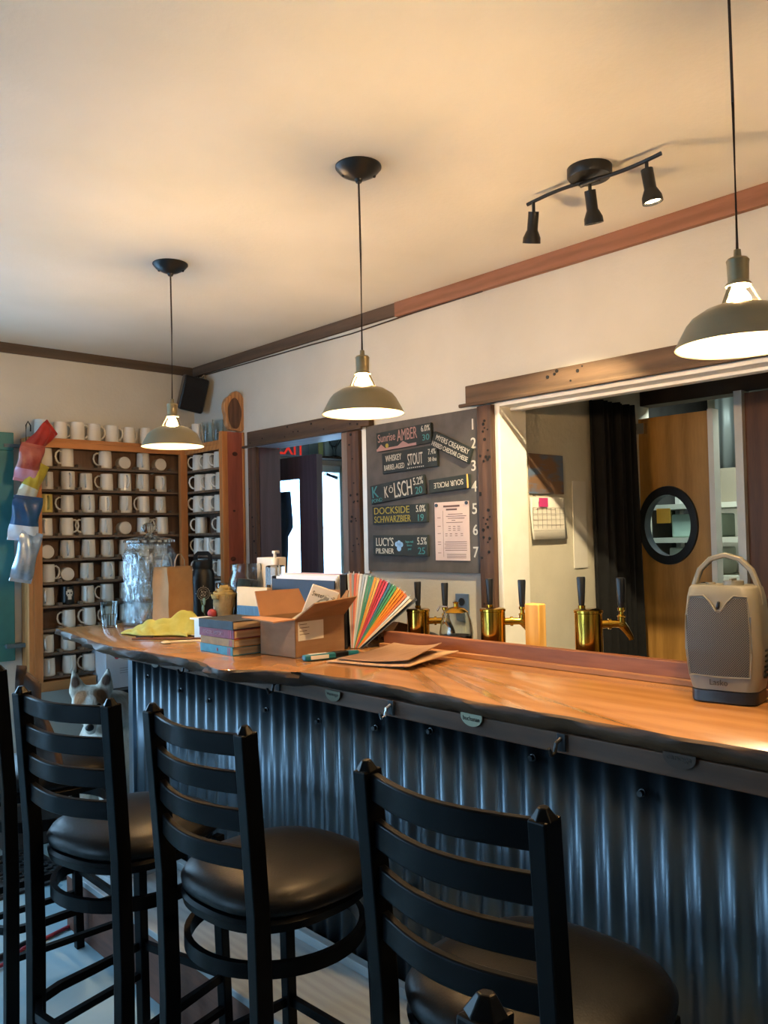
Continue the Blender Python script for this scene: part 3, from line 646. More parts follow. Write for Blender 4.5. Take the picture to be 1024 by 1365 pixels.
for r_, row in enumerate(rows):
    for c, k in enumerate(row):
        if k in 'E.': continue
        x, z = XS[c]+R.uniform(-.006, .006), ZS[r_]
        pos = '%s row of left cabinet, %s' % (ORD[r_], CO[c])
        if k == 'B': place_mug(proto, x, 4.31, z, 0, 'white mug lying on its side, ' + pos, 'mugs on the left wall cabinet', True); continue
        if k == 'Y':
            o = make_mug(M_mug2, 'cream_mug'); o.location = (x, 4.30, z+.0005); o.rotation_euler = (0, 0, -PI/2); o['label'] = 'only pale yellow mug, at the left end of the third cabinet row'; o['group'] = 'mugs on the left wall cabinet'; continue
        if k == 'K':
            o = make_mug(M_mugk, 'black_mug'); o.location = (x, 4.30, z+.0005); o.rotation_euler = (0, 0, PI/2); o['label'] = 'only black mug, with a pale skull emblem, in the seventh cabinet row'; o['group'] = 'mugs on the left wall cabinet'
            g = G()  # plain pale skull on the side turned to the room (local +... faces -y in the world)
            def skin(px, pz, off=.0372):
                a = px/.036; return Vector((-off*math.cos(a), off*math.sin(a), pz))
            for i0, (hw, z0, z1) in enumerate([(.012, .070, .078), (.018, .052, .070), (.014, .044, .052), (.009, .026, .044)]):
                g.grid(7, 2, lambda u, v, hw=hw, z0=z0, z1=z1: skin(-hw+2*hw*u, z0+(z1-z0)*v))
            s = g.build('skull_emblem', M_chw, o); s.rotation_euler = (0, 0, 0)
            g = G()
            for px in (-.007, .007): g.grid(4, 2, lambda u, v, px=px: skin(px-.004+.008*u, .055+.008*v, .0378))
            g.build('emblem_eyes', M_mugk, o); continue
        place_mug(proto, x, 4.302, z, AN[k], 'white mug, %s, %s' % (WH[k], pos), 'mugs on the left wall cabinet')
for r_ in range(7):
    for c in range(3):
        if r_ == 3 and c == 1 : continue
        y = 4.19 - c*.115 + (.0 if r_ % 2 else .02)
        if r_ == 6 and c < 1: continue
        z = ZS[r_]
        place_mug(proto, 2.437, y, z, PI*.72, 'white mug, handle left, %s row of right-hand cabinet, %s' % (ORD[r_], ['nearest the corner', 'in the middle', 'nearest the cedar panel'][c]), 'mugs on the corner cabinet')
for i, (x, k) in enumerate(zip((1.569, 1.665, 1.755, 1.845, 1.945, 2.045, 2.145), 'RRRRRRR')):
    place_mug(proto, x+.01, 4.30, 2.005, .15, 'cream mug standing on top of the left cabinet, %s' % CO[i], 'mugs on top of the cabinet')
for i, (y, r, h, m, nm, lab) in enumerate([(4.22, .03, .13, M_mug, 'white_cup', 'tall white cup on top of the corner cabinet'), (4.10, .034, .125, M_jarglass, 'glass_jar', 'clear glass jar on top of the corner cabinet'), (3.99, .03, .13, M_jarglass, 'pint_glass', 'clear pint glass on top of the corner cabinet beside the cedar panel')]):
    simple(nm, lab, 'glass', lambda g: g.lathe([(0, 0), (r*.85, 0), (r, .01), (r, h*.8), (r*1.02, h), (r*.93, h), (r*.92, h*.5), (r*.8, .01), (0, .008)], (2.435, y, 2.0055)), m)
simple('white_cup', 'squat white pitcher on top of the corner where the cabinets meet', 'pitcher', lambda g: g.lathe([(0, 0), (.04, 0), (.045, .03), (.035, .09), (.04, .12), (.035, .12), (.03, .08), (.038, .03), (0, .01)], (2.40, 4.30, 2.0055)), M_mug)
# carved slab on the cedar panel
t = thing('wood_slab_carving', 'upright scalloped slice of tree with dark heartwood on the cedar panel', 'carving', (2.45, 3.85, 2.051))
def blob(sx, sz, y0, y1, wob, n=40, cz=.11, fx=0):
    g = G(); L_ = []
    for y in (y0, y1):
        L_.append([g.bm.verts.new((fx+sx*(1+wob*abs(math.sin(2.5*a+1)))*math.cos(a), y, max(0, cz+sz*(1+wob*abs(math.sin(2.5*a+1)))*math.sin(a)))) for a in [2*PI*i/n for i in range(n)]])
    g.bm.faces.new(L_[0]); g.bm.faces.new(L_[1][::-1])
    for i in range(n): j = (i+1) % n; g.bm.faces.new((L_[0][i], L_[0][j], L_[1][j], L_[1][i]))
    return g
blob(.070, .10, -.02, .012, .16, fx=.006).build('bark_slab', wood('slab_sap', '#b0835a', '#84603f', 'z', ring=20), t, bevel=.004)
blob(.040, .082, -.024, -.018, .05, cz=.10, fx=-.008).build('heartwood', wood('slab_heart', '#5f4334', '#3c2a20', 'z', ring=20), t)
# speaker
t = thing('wall_speaker', 'black bookshelf speaker tilted down in the corner under the ceiling', 'speaker', (2.41, 4.22, 2.31))
t.rotation_euler = (.0, .0, 0)
b = G().box((0, 0, 0), (.14, .13, .20)).xf(Matrix.Rotation(-.35, 4, 'Z') @ Matrix.Rotation(.2, 4, 'Y') @ Matrix.Rotation(.22, 4, 'X')).build('cabinet', M_dpipe, t, bevel=.012)
G().box((0, -.067, 0), (.125, .006, .185)).xf(Matrix.Rotation(-.35, 4, 'Z') @ Matrix.Rotation(.2, 4, 'Y') @ Matrix.Rotation(.22, 4, 'X')).build('grille', M_blackcloth, t, bevel=.003)
G().box((.075, .02, .05), (.03, .05, .07)).tube([(.02, .02, .08), (.06, .05, .10), (.08, .1, .09)], .01).build('wall_bracket', M_black, t)
G().tube([(.05, .0, .09), (.065, -.02, .115), (.08, -.01, .11), (.085, .02, .06), (.07, .03, -.05), (.05, .02, -.08)], .004).build('speaker_wire', mat('wire_grey', '#8d8a84'), t)

simple('thin_cable', 'thin brown cable sagging along the right wall under the ceiling board', 'cable', lambda g: g.tube([(2.494, 4.30, 2.43), (2.494, 3.8, 2.425), (2.494, 3.2, 2.42), (2.494, 2.9, 2.415), (2.494, 2.5, 2.425), (2.494, 2.1, 2.428)], .003), mat('cord_brown', '#2b1e18'))
struct(G().b2(1.40, 4.30, .945, 1.515, 4.36, .965).b2(1.40, 4.32, 1.955, 1.49, 4.36, 1.972).build('trim_22', mat('sill_grey', '#4a5a60', rough=.5), smooth=0))
# ------------------------------------------------------------------ snack bags on a clip strip
t = thing('clip_strip', 'thin metal clip strip hanging on the left edge of the mug cabinet', 'clip strip', (1.478, 4.235, 2.06))
G().tube([(0, .0, -.08), (0, 0, .0), (.01, 0, .02), (.022, 0, .0), (.022, 0, -.03)], .0035).tube([(0, .0, -.08), (0, .0, -.72)], .003).build('wire', M_black, t)
def bag(c, w, h, rx, rz, cols, lab, ry=0):
    t = thing('snack_bag', lab, 'snack bag', c, rz, 'snack bags on the clip strip'); t.rotation_euler = (rx, ry, rz)
    def f(sg):
        def q(u, v):
            e = (4*u*(1-u))**.6 * (4*v*(1-v))**.6 if 0 < u < 1 and 0 < v < 1 else 0
            return Vector(((u-.5)*w*(1+.06*math.sin(v*9)), sg*(.028*e) + .004*math.sin(u*13+v*7)*min(1, e*3), (v-.5)*h))
        return q
    m = [mat('foil_'+k[1:], k, k2, scale=14, rough=.28, bump=.35, bscale=22, metal=mt) for k, k2, mt in cols]
    g = G(); g.grid(12, 16, f(-1)); g.grid(12, 16, f(1)); bmesh.ops.remove_doubles(g.bm, verts=g.bm.verts, dist=1e-5)
    for p in g.bm.faces:
        z = p.calc_center_median().z/h+.5
        p.material_index = 0 if z > .36 or len(m) < 2 else 1
    g.build('bag_body', m, t, smooth=80)
    G().b2(-w/2, -.002, h/2-.004, w/2, .002, h/2+.012).build('crimped_seal', m[0], t); G().b2(-w/2, -.002, -h/2-.012, w/2, .002, -h/2+.004).build('crimped_seal', m[-1], t)
bag((1.53, 4.19, 1.985), .10, .17, .25, .5, [('#a8352f', '#8c2622', 0)], 'dark red snack bag at the top of the clip strip', .7)
bag((1.473, 4.18, 1.865), .115, .17, .25, 0, [('#b56a5a', '#8f3d37', 0), ('#c79ab0', '#b98399', 0)], 'red and pink snack bag second on the clip strip', .15)
bag((1.50, 4.21, 1.775), .10, .18, .2, .3, [('#c2b545', '#a99c35', 0), ('#e4e8dc', '#cfd6c2', 0)], 'yellow and white snack bag third on the clip strip', .35)
bag((1.455, 4.19, 1.59), .135, .20, .15, -.1, [('#1f3f66', '#2b5583', 0), ('#dfe9f2', '#b9cbe0', 0)], 'dark blue and white snack bag midway down the clip strip', .12)
bag((1.462, 4.20, 1.40), .11, .23, .12, .1, [('#8ea3bb', '#c9d5e2', .6)], 'silver snack bag lowest on the clip strip', .2)

# ------------------------------------------------------------------ things on the bar
Z0 = 1.0706
t = thing('glass_dispenser', 'large textured glass drink dispenser jar with a ball-knob lid', 'jar', (1.845, 3.66, Z0))
def oct_(a, z): return 1/max(math.cos(((a+PI/8) % (PI/4))-PI/8), .1)*.97 if z < .33 else 1
G().lathe([(0, .0), (.118, 0), (.125, .01), (.125, .33), (.112, .358), (.104, .364), (.104, .385), (.098, .385), (.098, .36), (.108, .352), (.118, .328), (.118, .016), (0, .012)], n=64, fn=lambda a, z: 1+.02*math.cos(8*a) if .01 < z < .35 else 1).build('jar_body', M_ripple, t, smooth=60)
G().lathe([(0, .375), (.095, .376), (.096, .388), (.118, .390), (.118, .400), (.10, .408), (.04, .420), (.014, .428), (.014, .434), (.03, .442), (.036, .458), (.030, .474), (.012, .484), (0, .485)], n=48).build('jar_lid', M_jarglass, t)
t = thing('water_glass', 'small clear tumbler of water left of the dispenser jar', 'glass', (1.66, 3.70, Z0))
G().lathe([(0, 0), (.033, 0), (.04, .118), (.038, .118), (.031, .008), (0, .006)], n=36).build('tumbler', M_jarglass, t)
G().lathe([(0, .0065), (.0305, .0085), (.0345, .06), (0, .061)], n=36).build('water', M_water, t)
t = thing('paper_bag', 'brown kraft paper bag with twisted handles beside the dispenser', 'paper bag', (1.885, 3.505, Z0), .35)
g = G(); W, D, H = .17, .10, .275
def pb(u, v):
    a = u*4; k = int(a) % 4; f = a-int(a); c = [(-W/2, -D/2), (W/2, -D/2), (W/2, D/2), (-W/2, D/2)]
    p, q = c[k], c[(k+1) % 4]; x, y = p[0]*(1-f)+q[0]*f, p[1]*(1-f)+q[1]*f
    if k in (1, 3): x += (-.018 if k == 1 else .018)*math.sin(f*PI)*v
    return Vector((x*(1-.02*v)+.002*math.sin(v*11+a*3), y*(1-.15*v)+.002*math.sin(v*8+a*5), H*v))
g.grid(32, 12, pb, closeu=True); g.b2(-W/2, -D/2, 0, W/2, D/2, .002); g.build('bag_body', M_kraft, t, smooth=25, solid=.0012)
for y in (-.04, .04): G().tube([(-.035, y, .25), (-.03, y, .30), (-.012, y, .33), (.012, y, .332), (.034, y, .305), (.04, y, .25)], .0028, up=(0, 1, 0)).build('twisted_handle', mat('cord_beige', '#a89072'), t)
t = thing('black_growler', 'tall black insulated flask with a compass emblem and loop lid', 'flask', (2.10, 3.60, Z0))
G().lathe([(0, 0), (.050, 0), (.056, .006), (.056, .225), (.050, .245), (.044, .255), (0, .255)], n=44).build('flask_body', M_black, t)
l = G().lathe([(.0, .255), (.046, .255), (.047, .26), (.047, .292), (.042, .298), (0, .298)], n=44).build('flask_lid', M_dpipe, t)
g = G(); g.tube([Vector((0, 0, 0)) + Matrix.Rotation(-.72, 3, 'Z') @ Vector(p) for p in [(-.036, 0, .285), (-.036, 0, .318), (-.024, 0, .33), (.024, 0, .33), (.036, 0, .318), (.036, 0, .285)]], 0, flat=(.010, .005), up=(.66, .75, 0)); g.build('carry_loop', M_dpipe, l)
fm = Matrix.Rotation(-.53, 4, 'Z')
def onfl(px, pz, off=.0568):
    a = px/.056 - 2.1; return Vector((off*math.cos(a), off*math.sin(a), pz))
g = G()
def ringl(r, th, n=36):
    g.tube([onfl(r*math.cos(2*PI*i/n), .135+r*math.sin(2*PI*i/n)) for i in range(n)], th, n=5, closed=True)
ringl(.031, .0012); ringl(.023, .0009); ringl(.012, .0014)
for i in range(16): a = 2*PI*i/16; g.tube([onfl(.031*math.cos(a), .135+.031*math.sin(a)), onfl((.035+.006*(i % 4 == 0))*math.cos(a), .135+(.035+.006*(i % 4 == 0))*math.sin(a))], .0011, n=4)
for a in (.6, 2.2, 3.9, 5.2): g.tube([onfl(.002*math.cos(a), .135+.002*math.sin(a)), onfl(.018*math.cos(a), .135+.018*math.sin(a))], .0018, n=4)
g.build('compass_emblem', M_chw, t)
# yellow cloth: crumpled
def cloth(u, v):
    x = (u-.5)*.17; y = (v-.5)*.36
    h = .004+.075*math.exp(-((u-.62)**2)/.05-((v-.30)**2)/.03)+.035*math.exp(-((u-.45)**2)/.04-((v-.62)**2)/.04)
    h += (.016*abs(math.sin(u*9+v*6))+.010*abs(math.sin(v*17-u*8)))*(4*u*(1-u)*4*v*(1-v))**.5
    return Vector((x+.02*math.sin(v*8), y+.02*math.sin(u*7), h))
o = G().grid(36, 44, cloth).build('yellow_cloth', mat('yellow_cloth', '#b8b25c', '#a8a24e', scale=20, rough=.95, bump=.2, bscale=90), solid=.003, smooth=80)
o.location = (1.69, 3.22, Z0+.001); o.rotation_euler = (0, 0, .42); tag(o, 'crumpled yellow microfibre cloth on the left end of the bar', 'cloth')
o = G().grid(20, 16, lambda u, v: Vector(((u-.5)*.16, (v-.5)*.13, .004+.014*math.sin(u*3)*v))).build('grey_napkin', mat('napkin_grey', '#b3a68f'), solid=.002)
o.location = (1.80, 3.10, Z0+.001); tag(o, 'tan folded napkin under the right end of the yellow cloth', 'napkin')
simple('chopstick', 'thin dark wooden stick lying in front of the yellow cloth', 'stick', lambda g: g.tube([(1.50, 3.13, Z0+.006), (1.62, 2.98, Z0+.006), (1.71, 2.88, Z0+.006)], .005), wood('stick', '#7b4c2c', '#5d3820', 'y'))
simple('bottle_opener', 'small black-handled opener lying beside the yellow cloth', 'opener', lambda g: g.box((1.57, 3.16, Z0+.005), (.025, .07, .008), (0, 0, .8)), M_dpipe, bevel=.003)
simple('plastic_spoon', 'cream plastic spoon lying near the bar edge', 'spoon', lambda g: (g.tube([(1.545, 2.90, Z0+.006), (1.62, 2.86, Z0+.007), (1.68, 2.80, Z0+.006)], .0045), g.sph((1.535, 2.915, Z0+.006), .018, (1, 1.3, .25))), mat('cream_plastic', '#d8c7a4', rough=.4))
# little frame stand by the books
simple('card_stand', 'small clear and white card stand left of the books', 'stand', lambda g: (g.b2(1.70, 2.86, Z0, 1.705, 2.99, Z0+.082), g.b2(1.66, 2.86, Z0, 1.75, 2.868, Z0+.004), g.b2(1.68, 2.86, Z0+.078, 1.76, 2.99, Z0+.084)), [M_white], smooth=0)
# books
z = Z0; BK = [('#3f8a9a', '#357a8a', .029, 'teal spined book at the bottom of the stack'), ('#a9793c', '#976a32', .026, 'ochre spined book second from the bottom of the stack'),
              ('#8a3448', '#772a3c', .031, 'crimson spined book third in the stack'), ('#1c2128', '#242a32', .03, 'dark navy hardcover on top of the book stack')]
for i, (c, c2, h, lab) in enumerate(BK):
    L_, W_ = (.225, .15) if i < 3 else (.215, .165)
    t = thing('stacked_book', lab, 'book', (1.60, 2.528-(i % 2)*.006, z), .02*(i-1.5), 'stack of books on the bar')
    m = mat('book_'+c[1:], c, c2, scale=30, rough=.6)
    g = G(); g.b2(-W_/2, -L_/2, 0, W_/2, L_/2, .003); g.b2(-W_/2, -L_/2, h-.003, W_/2, L_/2, h); g.b2(-W_/2-.003, -L_/2, 0, -W_/2, L_/2, h)
    g.build('cover', m, t, smooth=0, bevel=.0012)
    G().b2(-W_/2, -L_/2+.004, .003, W_/2-.005, L_/2-.004, h-.003).build('page_block', mat('pages', '#bfae92', '#a8977c', scale=60, stretch=(.1, .1, 6), rough=.9), t, smooth=0)
    if i < 3:
        g = G(); g.b2(-W_/2-.0036, -L_/2+.016, .002, -W_/2-.003, -L_/2+.022, h-.002).b2(-W_/2-.0036, -L_/2+.028, .002, -W_/2-.003, -L_/2+.032, h-.002); g.build('spine_bands', mat('spine_band', '#b7ab99' if i else '#a44a5c'), t, smooth=0)
        if i == 2: text('READERS HISTORY', Matrix.Translation((-W_/2-.0034, .02, h/2)) @ FACE_X, mat('gilt', '#b98f9a'), t, w=.13, h=.012)
        if i == 0: G().sph((-W_/2-.003, -.01, h/2), .006, (.2, 1, 1)).build('spine_dot', mat('dot_red', '#7d2b38'), t)
    z += h + .0006
# cardboard box
t = thing('cardboard_box', 'open cardboard shipping box with a white label, flaps up', 'box', (1.629, 2.209, Z0), math.radians(4))
W, D, H = .225, .185, .128; th = .004
g = G().b2(0, 0, 0, W, th, H).b2(0, D-th, 0, W, D, H).b2(0, 0, 0, th, D, H).b2(W-th, 0, 0, W, D, H).b2(0, 0, 0, W, D, th)
g.build('box_walls', M_card, t, smooth=0, bevel=.001)
def flap(pts, m=M_cardin):
    g = G(); vs = [g.bm.verts.new(p) for p in pts]; g.bm.faces.new(vs); return g.build('flap', m, t, solid=.004, smooth=0)
flap([(0, 0, H), (W, 0, H), (W-.01, -.075, H+.065), (.01, -.085, H+.055)], M_card)
flap([(0, 0, H), (0, D, H), (-.085, D-.01, H+.005), (-.085, .01, H-.003)])
flap([(0, D, H), (W, D, H), (W-.01, D+.045, H+.082), (.01, D+.04, H+.085)])
flap([(W, 0, H), (W, D, H), (W+.03, D-.01, H+.08), (W+.035, .01, H+.08)], M_card)
g = G().b2(.012, -.0015, .055, .125, -.0003, .118); g.build('shipping_label', M_paper, t, smooth=0)
g = G()
for k in range(4): g.b2(.018, -.0022, .108-k*.011, .05+.01*(k % 2), -.0016, .110-k*.011)
g.prism([(0, 0), (.01, .0), (.025, -.045)], 0, .0008); 
g.build('label_print', mat('label_print', '#75665a'), t, smooth=0)
t = thing('seed_packet', 'white packet with a black handwritten label sticking out of the cardboard box', 'packet', (1.80, 2.30, 1.222), .1); t.rotation_euler = (.3, .35, -.5)
G().b2(-.05, -.004, -.06, .05, .004, .075).build('packet', M_paper, t, bevel=.003, smooth=0)
text('Sweet Basil', FACE_Y @ Matrix.Translation((0, .045, .0045)), M_ink, t, w=.08, h=.018)
t = thing('printed_packet', 'dark patterned leaflet lying across the box opening', 'leaflet', (1.735, 2.26, 1.215), 0); t.rotation_euler = (.3, -.55, -.5)
G().b2(-.08, -.03, -.003, .08, .03, .003).build('leaflet', mat('leaflet_dark', '#3a3a3a', '#8f8f88', scale=35, lo=.45, hi=.5), t, smooth=0)
simple('tissue_wad', 'green printed tissue inside the box opening', 'tissue', lambda g: g.sph((1.70, 2.28, 1.175), .04, (1.2, 1.2, .5)), mat('tissue', '#6a7a4c', '#b8b08c', scale=30, lo=.45, hi=.52))
# white/blue card box, pump bottle, jar, rose, napkin box
t = thing('card_display', 'cream and blue printed card holder behind the books', 'card holder', (1.88, 2.83, Z0), .1)
G().b2(-.012, -.10, 0, .012, .09, .20).build('card_back', mat('cream_card', '#d3bd95', '#c8b188'), t, smooth=0)
G().b2(-.016, -.096, .02, -.0125, .086, .125).build('blue_print', mat('blue_print', '#3f6c8f', '#36607f', scale=20, stretch=(1, 5, 1)), t, smooth=0)
def jarp(r, h, neck): return [(0, 0), (r, 0), (r*1.03, .01), (r, h*.75), (neck, h*.86), (neck, h*.9), (neck*1.06, h*.9), (neck*1.06, h*.97), (neck, h), (neck*.93, h), (neck*.93, h*.86), (r*.94, h*.74), (r*.95, .012), (0, .008)]
t = thing('mason_jar', 'wide open glass jar holding papers behind the fabric rose', 'jar', (2.0, 3.06, Z0))
G().lathe(jarp(.078, .29, .066), n=40).build('glass_jar', M_jarglass, t)
G().box((.0, .0, .12), (.09, .07, .20), (.1, .1, .5)).build('paper_scraps', mat('scraps', '#b5a183', '#8c7d66', scale=30), t, bevel=.004)
t = thing('tip_jar', 'glass tumbler with sparkling rim at the left of the fabric rose', 'glass', (2.02, 3.26, Z0))
G().lathe(jarp(.045, .20, .045), n=30).build('glass_jar', M_jarglass, t)
t = thing('pump_bottle', 'clear square pump bottle of hand sanitiser with a white pump', 'bottle', (2.0, 2.845, Z0), .5)
G().b2(-.04, -.028, 0, .04, .028, .285).build('bottle_body', M_jarglass, t, bevel=.008)
G().cyl((0, 0, .285), (0, 0, .315), .016).cyl((0, 0, .315), (0, 0, .335), .007).b2(-.012, -.008, .333, .03, .008, .345).build('pump', M_white, t, bevel=.002)
simple('paper_carton', 'small white paper carton behind the pump bottle', 'carton', lambda g: g.b2(2.04, 2.93, Z0, 2.12, 3.04, 1.385), M_paper, bevel=.004)
t = thing('fabric_rose', 'beige fabric rose bouquet wrapped with red and green sprigs', 'flower', (1.90, 3.08, Z0))
g = G()
for k in range(9):
    r = .012+.005*k; a0 = k*2.4
    g.grid(14, 5, lambda u, v, r=r, a0=a0: Vector(((r+.006*v)*math.cos(a0+u*3.3)*1.0, (r+.006*v)*math.sin(a0+u*3.3), .165+.012*v-.004*k*.7+.022*v*(1-k/12))))
g.build('petals', mat('rose_fabric', '#a08a55', '#8a7545', scale=30, rough=.95), t, solid=.003, smooth=80)
g = G(); g.lathe([(0, .0), (.02, .01), (.03, .06), (.045, .12), (.05, .16), (.0, .165)], n=24, fn=lambda a, z: 1+.12*math.sin(5*a+z*60)); g.build('wrapping', mat('rose_wrap', '#94805a', '#7a6847', scale=20, rough=.95, bump=.5), t)
G().sph((-.045, .03, .08), .02).sph((-.03, .045, .065), .016).build('red_berry', mat('berry_red', '#9d3a3c', rough=.5), t)
G().tube([(-.04, .05, .02), (-.06, .07, .08), (-.065, .09, .14)], .002).sph((-.062, .075, .1), .012, (.3, 1, 1.4)).sph((-.05, .085, .13), .012, (.3, 1, 1.4)).build('green_sprig', mat('sprig', '#4d5b3c'), t)
simple('white_votive', 'white gift box corner between the flask and the rose', 'box', lambda g: g.prism([(2.03, 3.31), (2.10, 3.31), (2.10, 3.40), (2.03, 3.40)], Z0, Z0+.105), M_paper, bevel=.01)
# folders
t = thing('magazine_file', 'dark navy magazine file packed with papers behind the cardboard box', 'file holder', (1.97, 2.56, Z0))
g = G().b2(-.04, -.19, 0, -.034, .21, .235).b2(.054, -.19, 0, .06, .21, .235).b2(-.04, .204, 0, .06, .21, .245).b2(-.04, -.19, 0, .06, .21, .005); g.build('file_body', M_navy, t, smooth=0, bevel=.002)
for k in range(9):
    c = R.choice(['#d9dbe0', '#c9cfd8', '#d5cfc2', '#b9304a', '#2c8f8a', '#d9dbe0'])
    G().b2(-.028+k*.0085, -.185, .006, -.026+k*.0085, .195-.01*(k % 3), .245+.006*(k % 3)).build('paper_sheet', mat('sheet_'+c[1:], c), t, smooth=0)
simple('black_binder', 'upright black binder against the left of the coloured folder fan', 'binder', lambda g: g.box((1.935, 2.31, Z0+.132), (.16, .022, .262), (0, 0, .75)), mat('binder_black', '#10151d', rough=.5), bevel=.002)
t = thing('folder_fan', 'expanding file fanned open with rainbow coloured pocket tabs', 'expanding file', (1.90, 2.245, Z0+.002), -.745)
cols = ['#b9c4cc', '#c78f7a', '#8f969c', '#c56a5e', '#cf9a86', '#ccd3dc', '#9fb3c8', '#b8c8d6', '#4f8f7c', '#3f7f74', '#c98f3f', '#d0a35a', '#b4434a', '#a93546', '#c24f6a', '#3f6f8c', '#3c7c6a', '#4a8f62', '#d08a35', '#d97f30', '#d9702c', '#c96f50', '#b9c4cc', '#bfb6a6']
n = len(cols)
for i, c in enumerate(cols):
    a = -.02 + .86*(i/(n-1))**1.15; h = .262 - .012*(i/n); bx = .003*i*.42
    g = G(); g.prism([(-.0008, 0), (.0008, 0), (.0042, h), (-.0042, h)], 0, .11); g.xf(Matrix(((1, 0, 0, 0), (0, 0, 1, 0), (0, 1, 0, 0), (0, 0, 0, 1)))); g.xf(Matrix.Translation((bx, 0, 0)) @ Matrix.Rotation(a, 4, 'Y'))
    g.build('pocket', mat('pocket_'+c[1:], c, rough=.35), t, smooth=0)
    if i % 2 == 0:
        g = G(); g.box((0.002, .04, h+.003), (.0012, .05, .012)); g.xf(Matrix.Translation((bx, 0, 0)) @ Matrix.Rotation(a, 4, 'Y')); g.build('index_tab', mat('clear_tab', '#cfdbea', rough=.2), t, smooth=0)
g = G(); g.box((.004, .055, .13), (.003, .115, .262)); g.xf(Matrix.Translation((.035, 0, 0)) @ Matrix.Rotation(.87, 4, 'Y')); g.build('cover_board', mat('cover_grey', '#3c4148', rough=.5), t, smooth=0)
# long teal knife, papers
t = thing('utility_knife', 'long teal-handled lighter or knife with a white sticker on the bar', 'knife', (1.605, 2.135, Z0), -.19)
G().b2(0, -.014, .001, .20, .014, .02).build('handle', mat('teal_plastic', '#1f6f80', rough=.35), t, bevel=.005)
G().b2(.02, -.0148, .005, .085, -.0143, .017).b2(.02, -.010, .0205, .085, .010, .021).build('sticker', M_paper, t, smooth=0)
G().b2(.11, -.0152, .004, .16, .0152, .0212).build('black_grip', M_dpipe, t, bevel=.003)
G().b2(.20, -.006, .004, .31, .006, .009).build('blade', M_dpipe, t, smooth=0)
def sheet(P, lift, wob, sd):
    A, B, C_, D_ = [Vector((*p, 0)) for p in P]
    def f(u, v):
        p = A*(1-u)*(1-v)+B*u*(1-v)+C_*u*v+D_*(1-u)*v
        p.z = .0015+lift*(u**2.2)*(.4+.6*v)+lift*.5*v*v*(1-u)+wob*math.sin(u*7+v*4+sd)*.5+wob*.5
        return p
    return f
for k, (P, lf, c, lab) in enumerate([([(1.64, 2.06), (1.70, 1.745), (1.965, 1.79), (1.93, 2.07)], .022, '#a58468', 'lower sheet of the folded tan newspaper on the bar'),
                                ([(1.665, 2.04), (1.715, 1.765), (1.945, 1.845), (1.955, 2.08)], .038, '#98765c', 'upper folded sheet of the tan newspaper, corner lifted')]):
    o = G().grid(24, 18, sheet(P, lf, .002, k)).build('newspaper', mat('newsprint%d' % k, c, '#8e6d50' if k else '#c39c74', scale=6, stretch=(1, 6, 1), rough=.9), solid=.0022 if k else .004, smooth=80)
    o.location = (0, 0, Z0+.001+.0075*k); tag(o, lab, 'newspaper', 'newspaper pile on the bar')

# ------------------------------------------------------------------ heater
hv = Vector((.947, .32)).normalized(); hyaw = math.atan2(hv.y, hv.x) + PI/2   # local -y faces the room
t = thing('ceramic_heater', 'champagne plastic ceramic heater with mesh grille on the bar', 'heater', (1.893, .878, Z0), math.atan2(.17, .985) - PI/2); t.scale = (.93, .93, 1.0)
M_hb = mat('heater_champagne', '#6e6c61', '#757368', rough=.35)
def rr(w, d, r, n=6, bulge=0):
    p = []
    for cx, cy, a0 in ((w/2-r, d/2-r, 0), (-w/2+r, d/2-r, PI/2), (-w/2+r, -d/2+r, PI), (w/2-r, -d/2+r, 1.5*PI)):
        for i in range(n+1):
            a = a0+PI/2*i/n; x, y = cx+r*math.cos(a), cy+r*math.sin(a)
            if y < 0: y -= bulge*(1-(2*x/w)**2)
            p.append((x, y))
    return p
def loft(g, secs, cap=True):
    rows = [[g.bm.verts.new((x, y, z)) for x, y in s] for z, s in secs]; n = len(rows[0])
    for a, b in zip(rows, rows[1:]):
        for i in range(n): j = (i+1) % n; g.bm.faces.new((a[i], a[j], b[j], b[i]))
    if cap: g.bm.faces.new(rows[0][::-1]); g.bm.faces.new(rows[-1])
g = G(); loft(g, [(0, rr(.15, .12, .03)), (.004, rr(.158, .126, .03)), (.028, rr(.158, .126, .03)), (.031, rr(.15, .12, .03))]); g.build('swivel_base', M_dpipe, t)
HW = [(.031, .158), (.06, .172), (.12, .184), (.18, .182), (.24, .170), (.262, .160), (.268, .150)]
g = G(); loft(g, [(z, rr(w, w*.74, .03, bulge=.008)) for z, w in HW]); g.build('heater_body', M_hb, t, smooth=50)
def fy(x, z, off=0):
    w = next(w0+(w1-w0)*(z-z0)/(z1-z0) for (z0, w0), (z1, w1) in zip(HW, HW[1:]) if z0 <= z <= z1)
    return -(w*.74/2+.008*(1-(2*x/w)**2))-off
m = mat('heater_mesh', '#24221f', rough=.5); nt = m.node_tree; b = nt.nodes['Principled BSDF']
tc = nt.nodes.new('ShaderNodeTexCoord'); mp = nt.nodes.new('ShaderNodeMapping'); mp.inputs['Rotation'].default_value = (0, PI/4, 0); mp.inputs['Scale'].default_value = (260, 1, 260)
ck = nt.nodes.new('ShaderNodeTexVoronoi'); ck.feature = 'DISTANCE_TO_EDGE'; ck.inputs['Randomness'].default_value = 0; ck.inputs['Scale'].default_value = 1
nt.links.new(tc.outputs['Object'], mp.inputs['Vector']); nt.links.new(mp.outputs['Vector'], ck.inputs['Vector'])
rp = nt.nodes.new('ShaderNodeValToRGB'); rp.color_ramp.elements[0].position = .10; rp.color_ramp.elements[0].color = lin('#5c584e'); rp.color_ramp.elements[1].position = .15; rp.color_ramp.elements[1].color = lin('#171513')
nt.links.new(ck.outputs['Distance'], rp.inputs['Fac']); nt.links.new(rp.outputs['Color'], b.inputs['Base Color'])
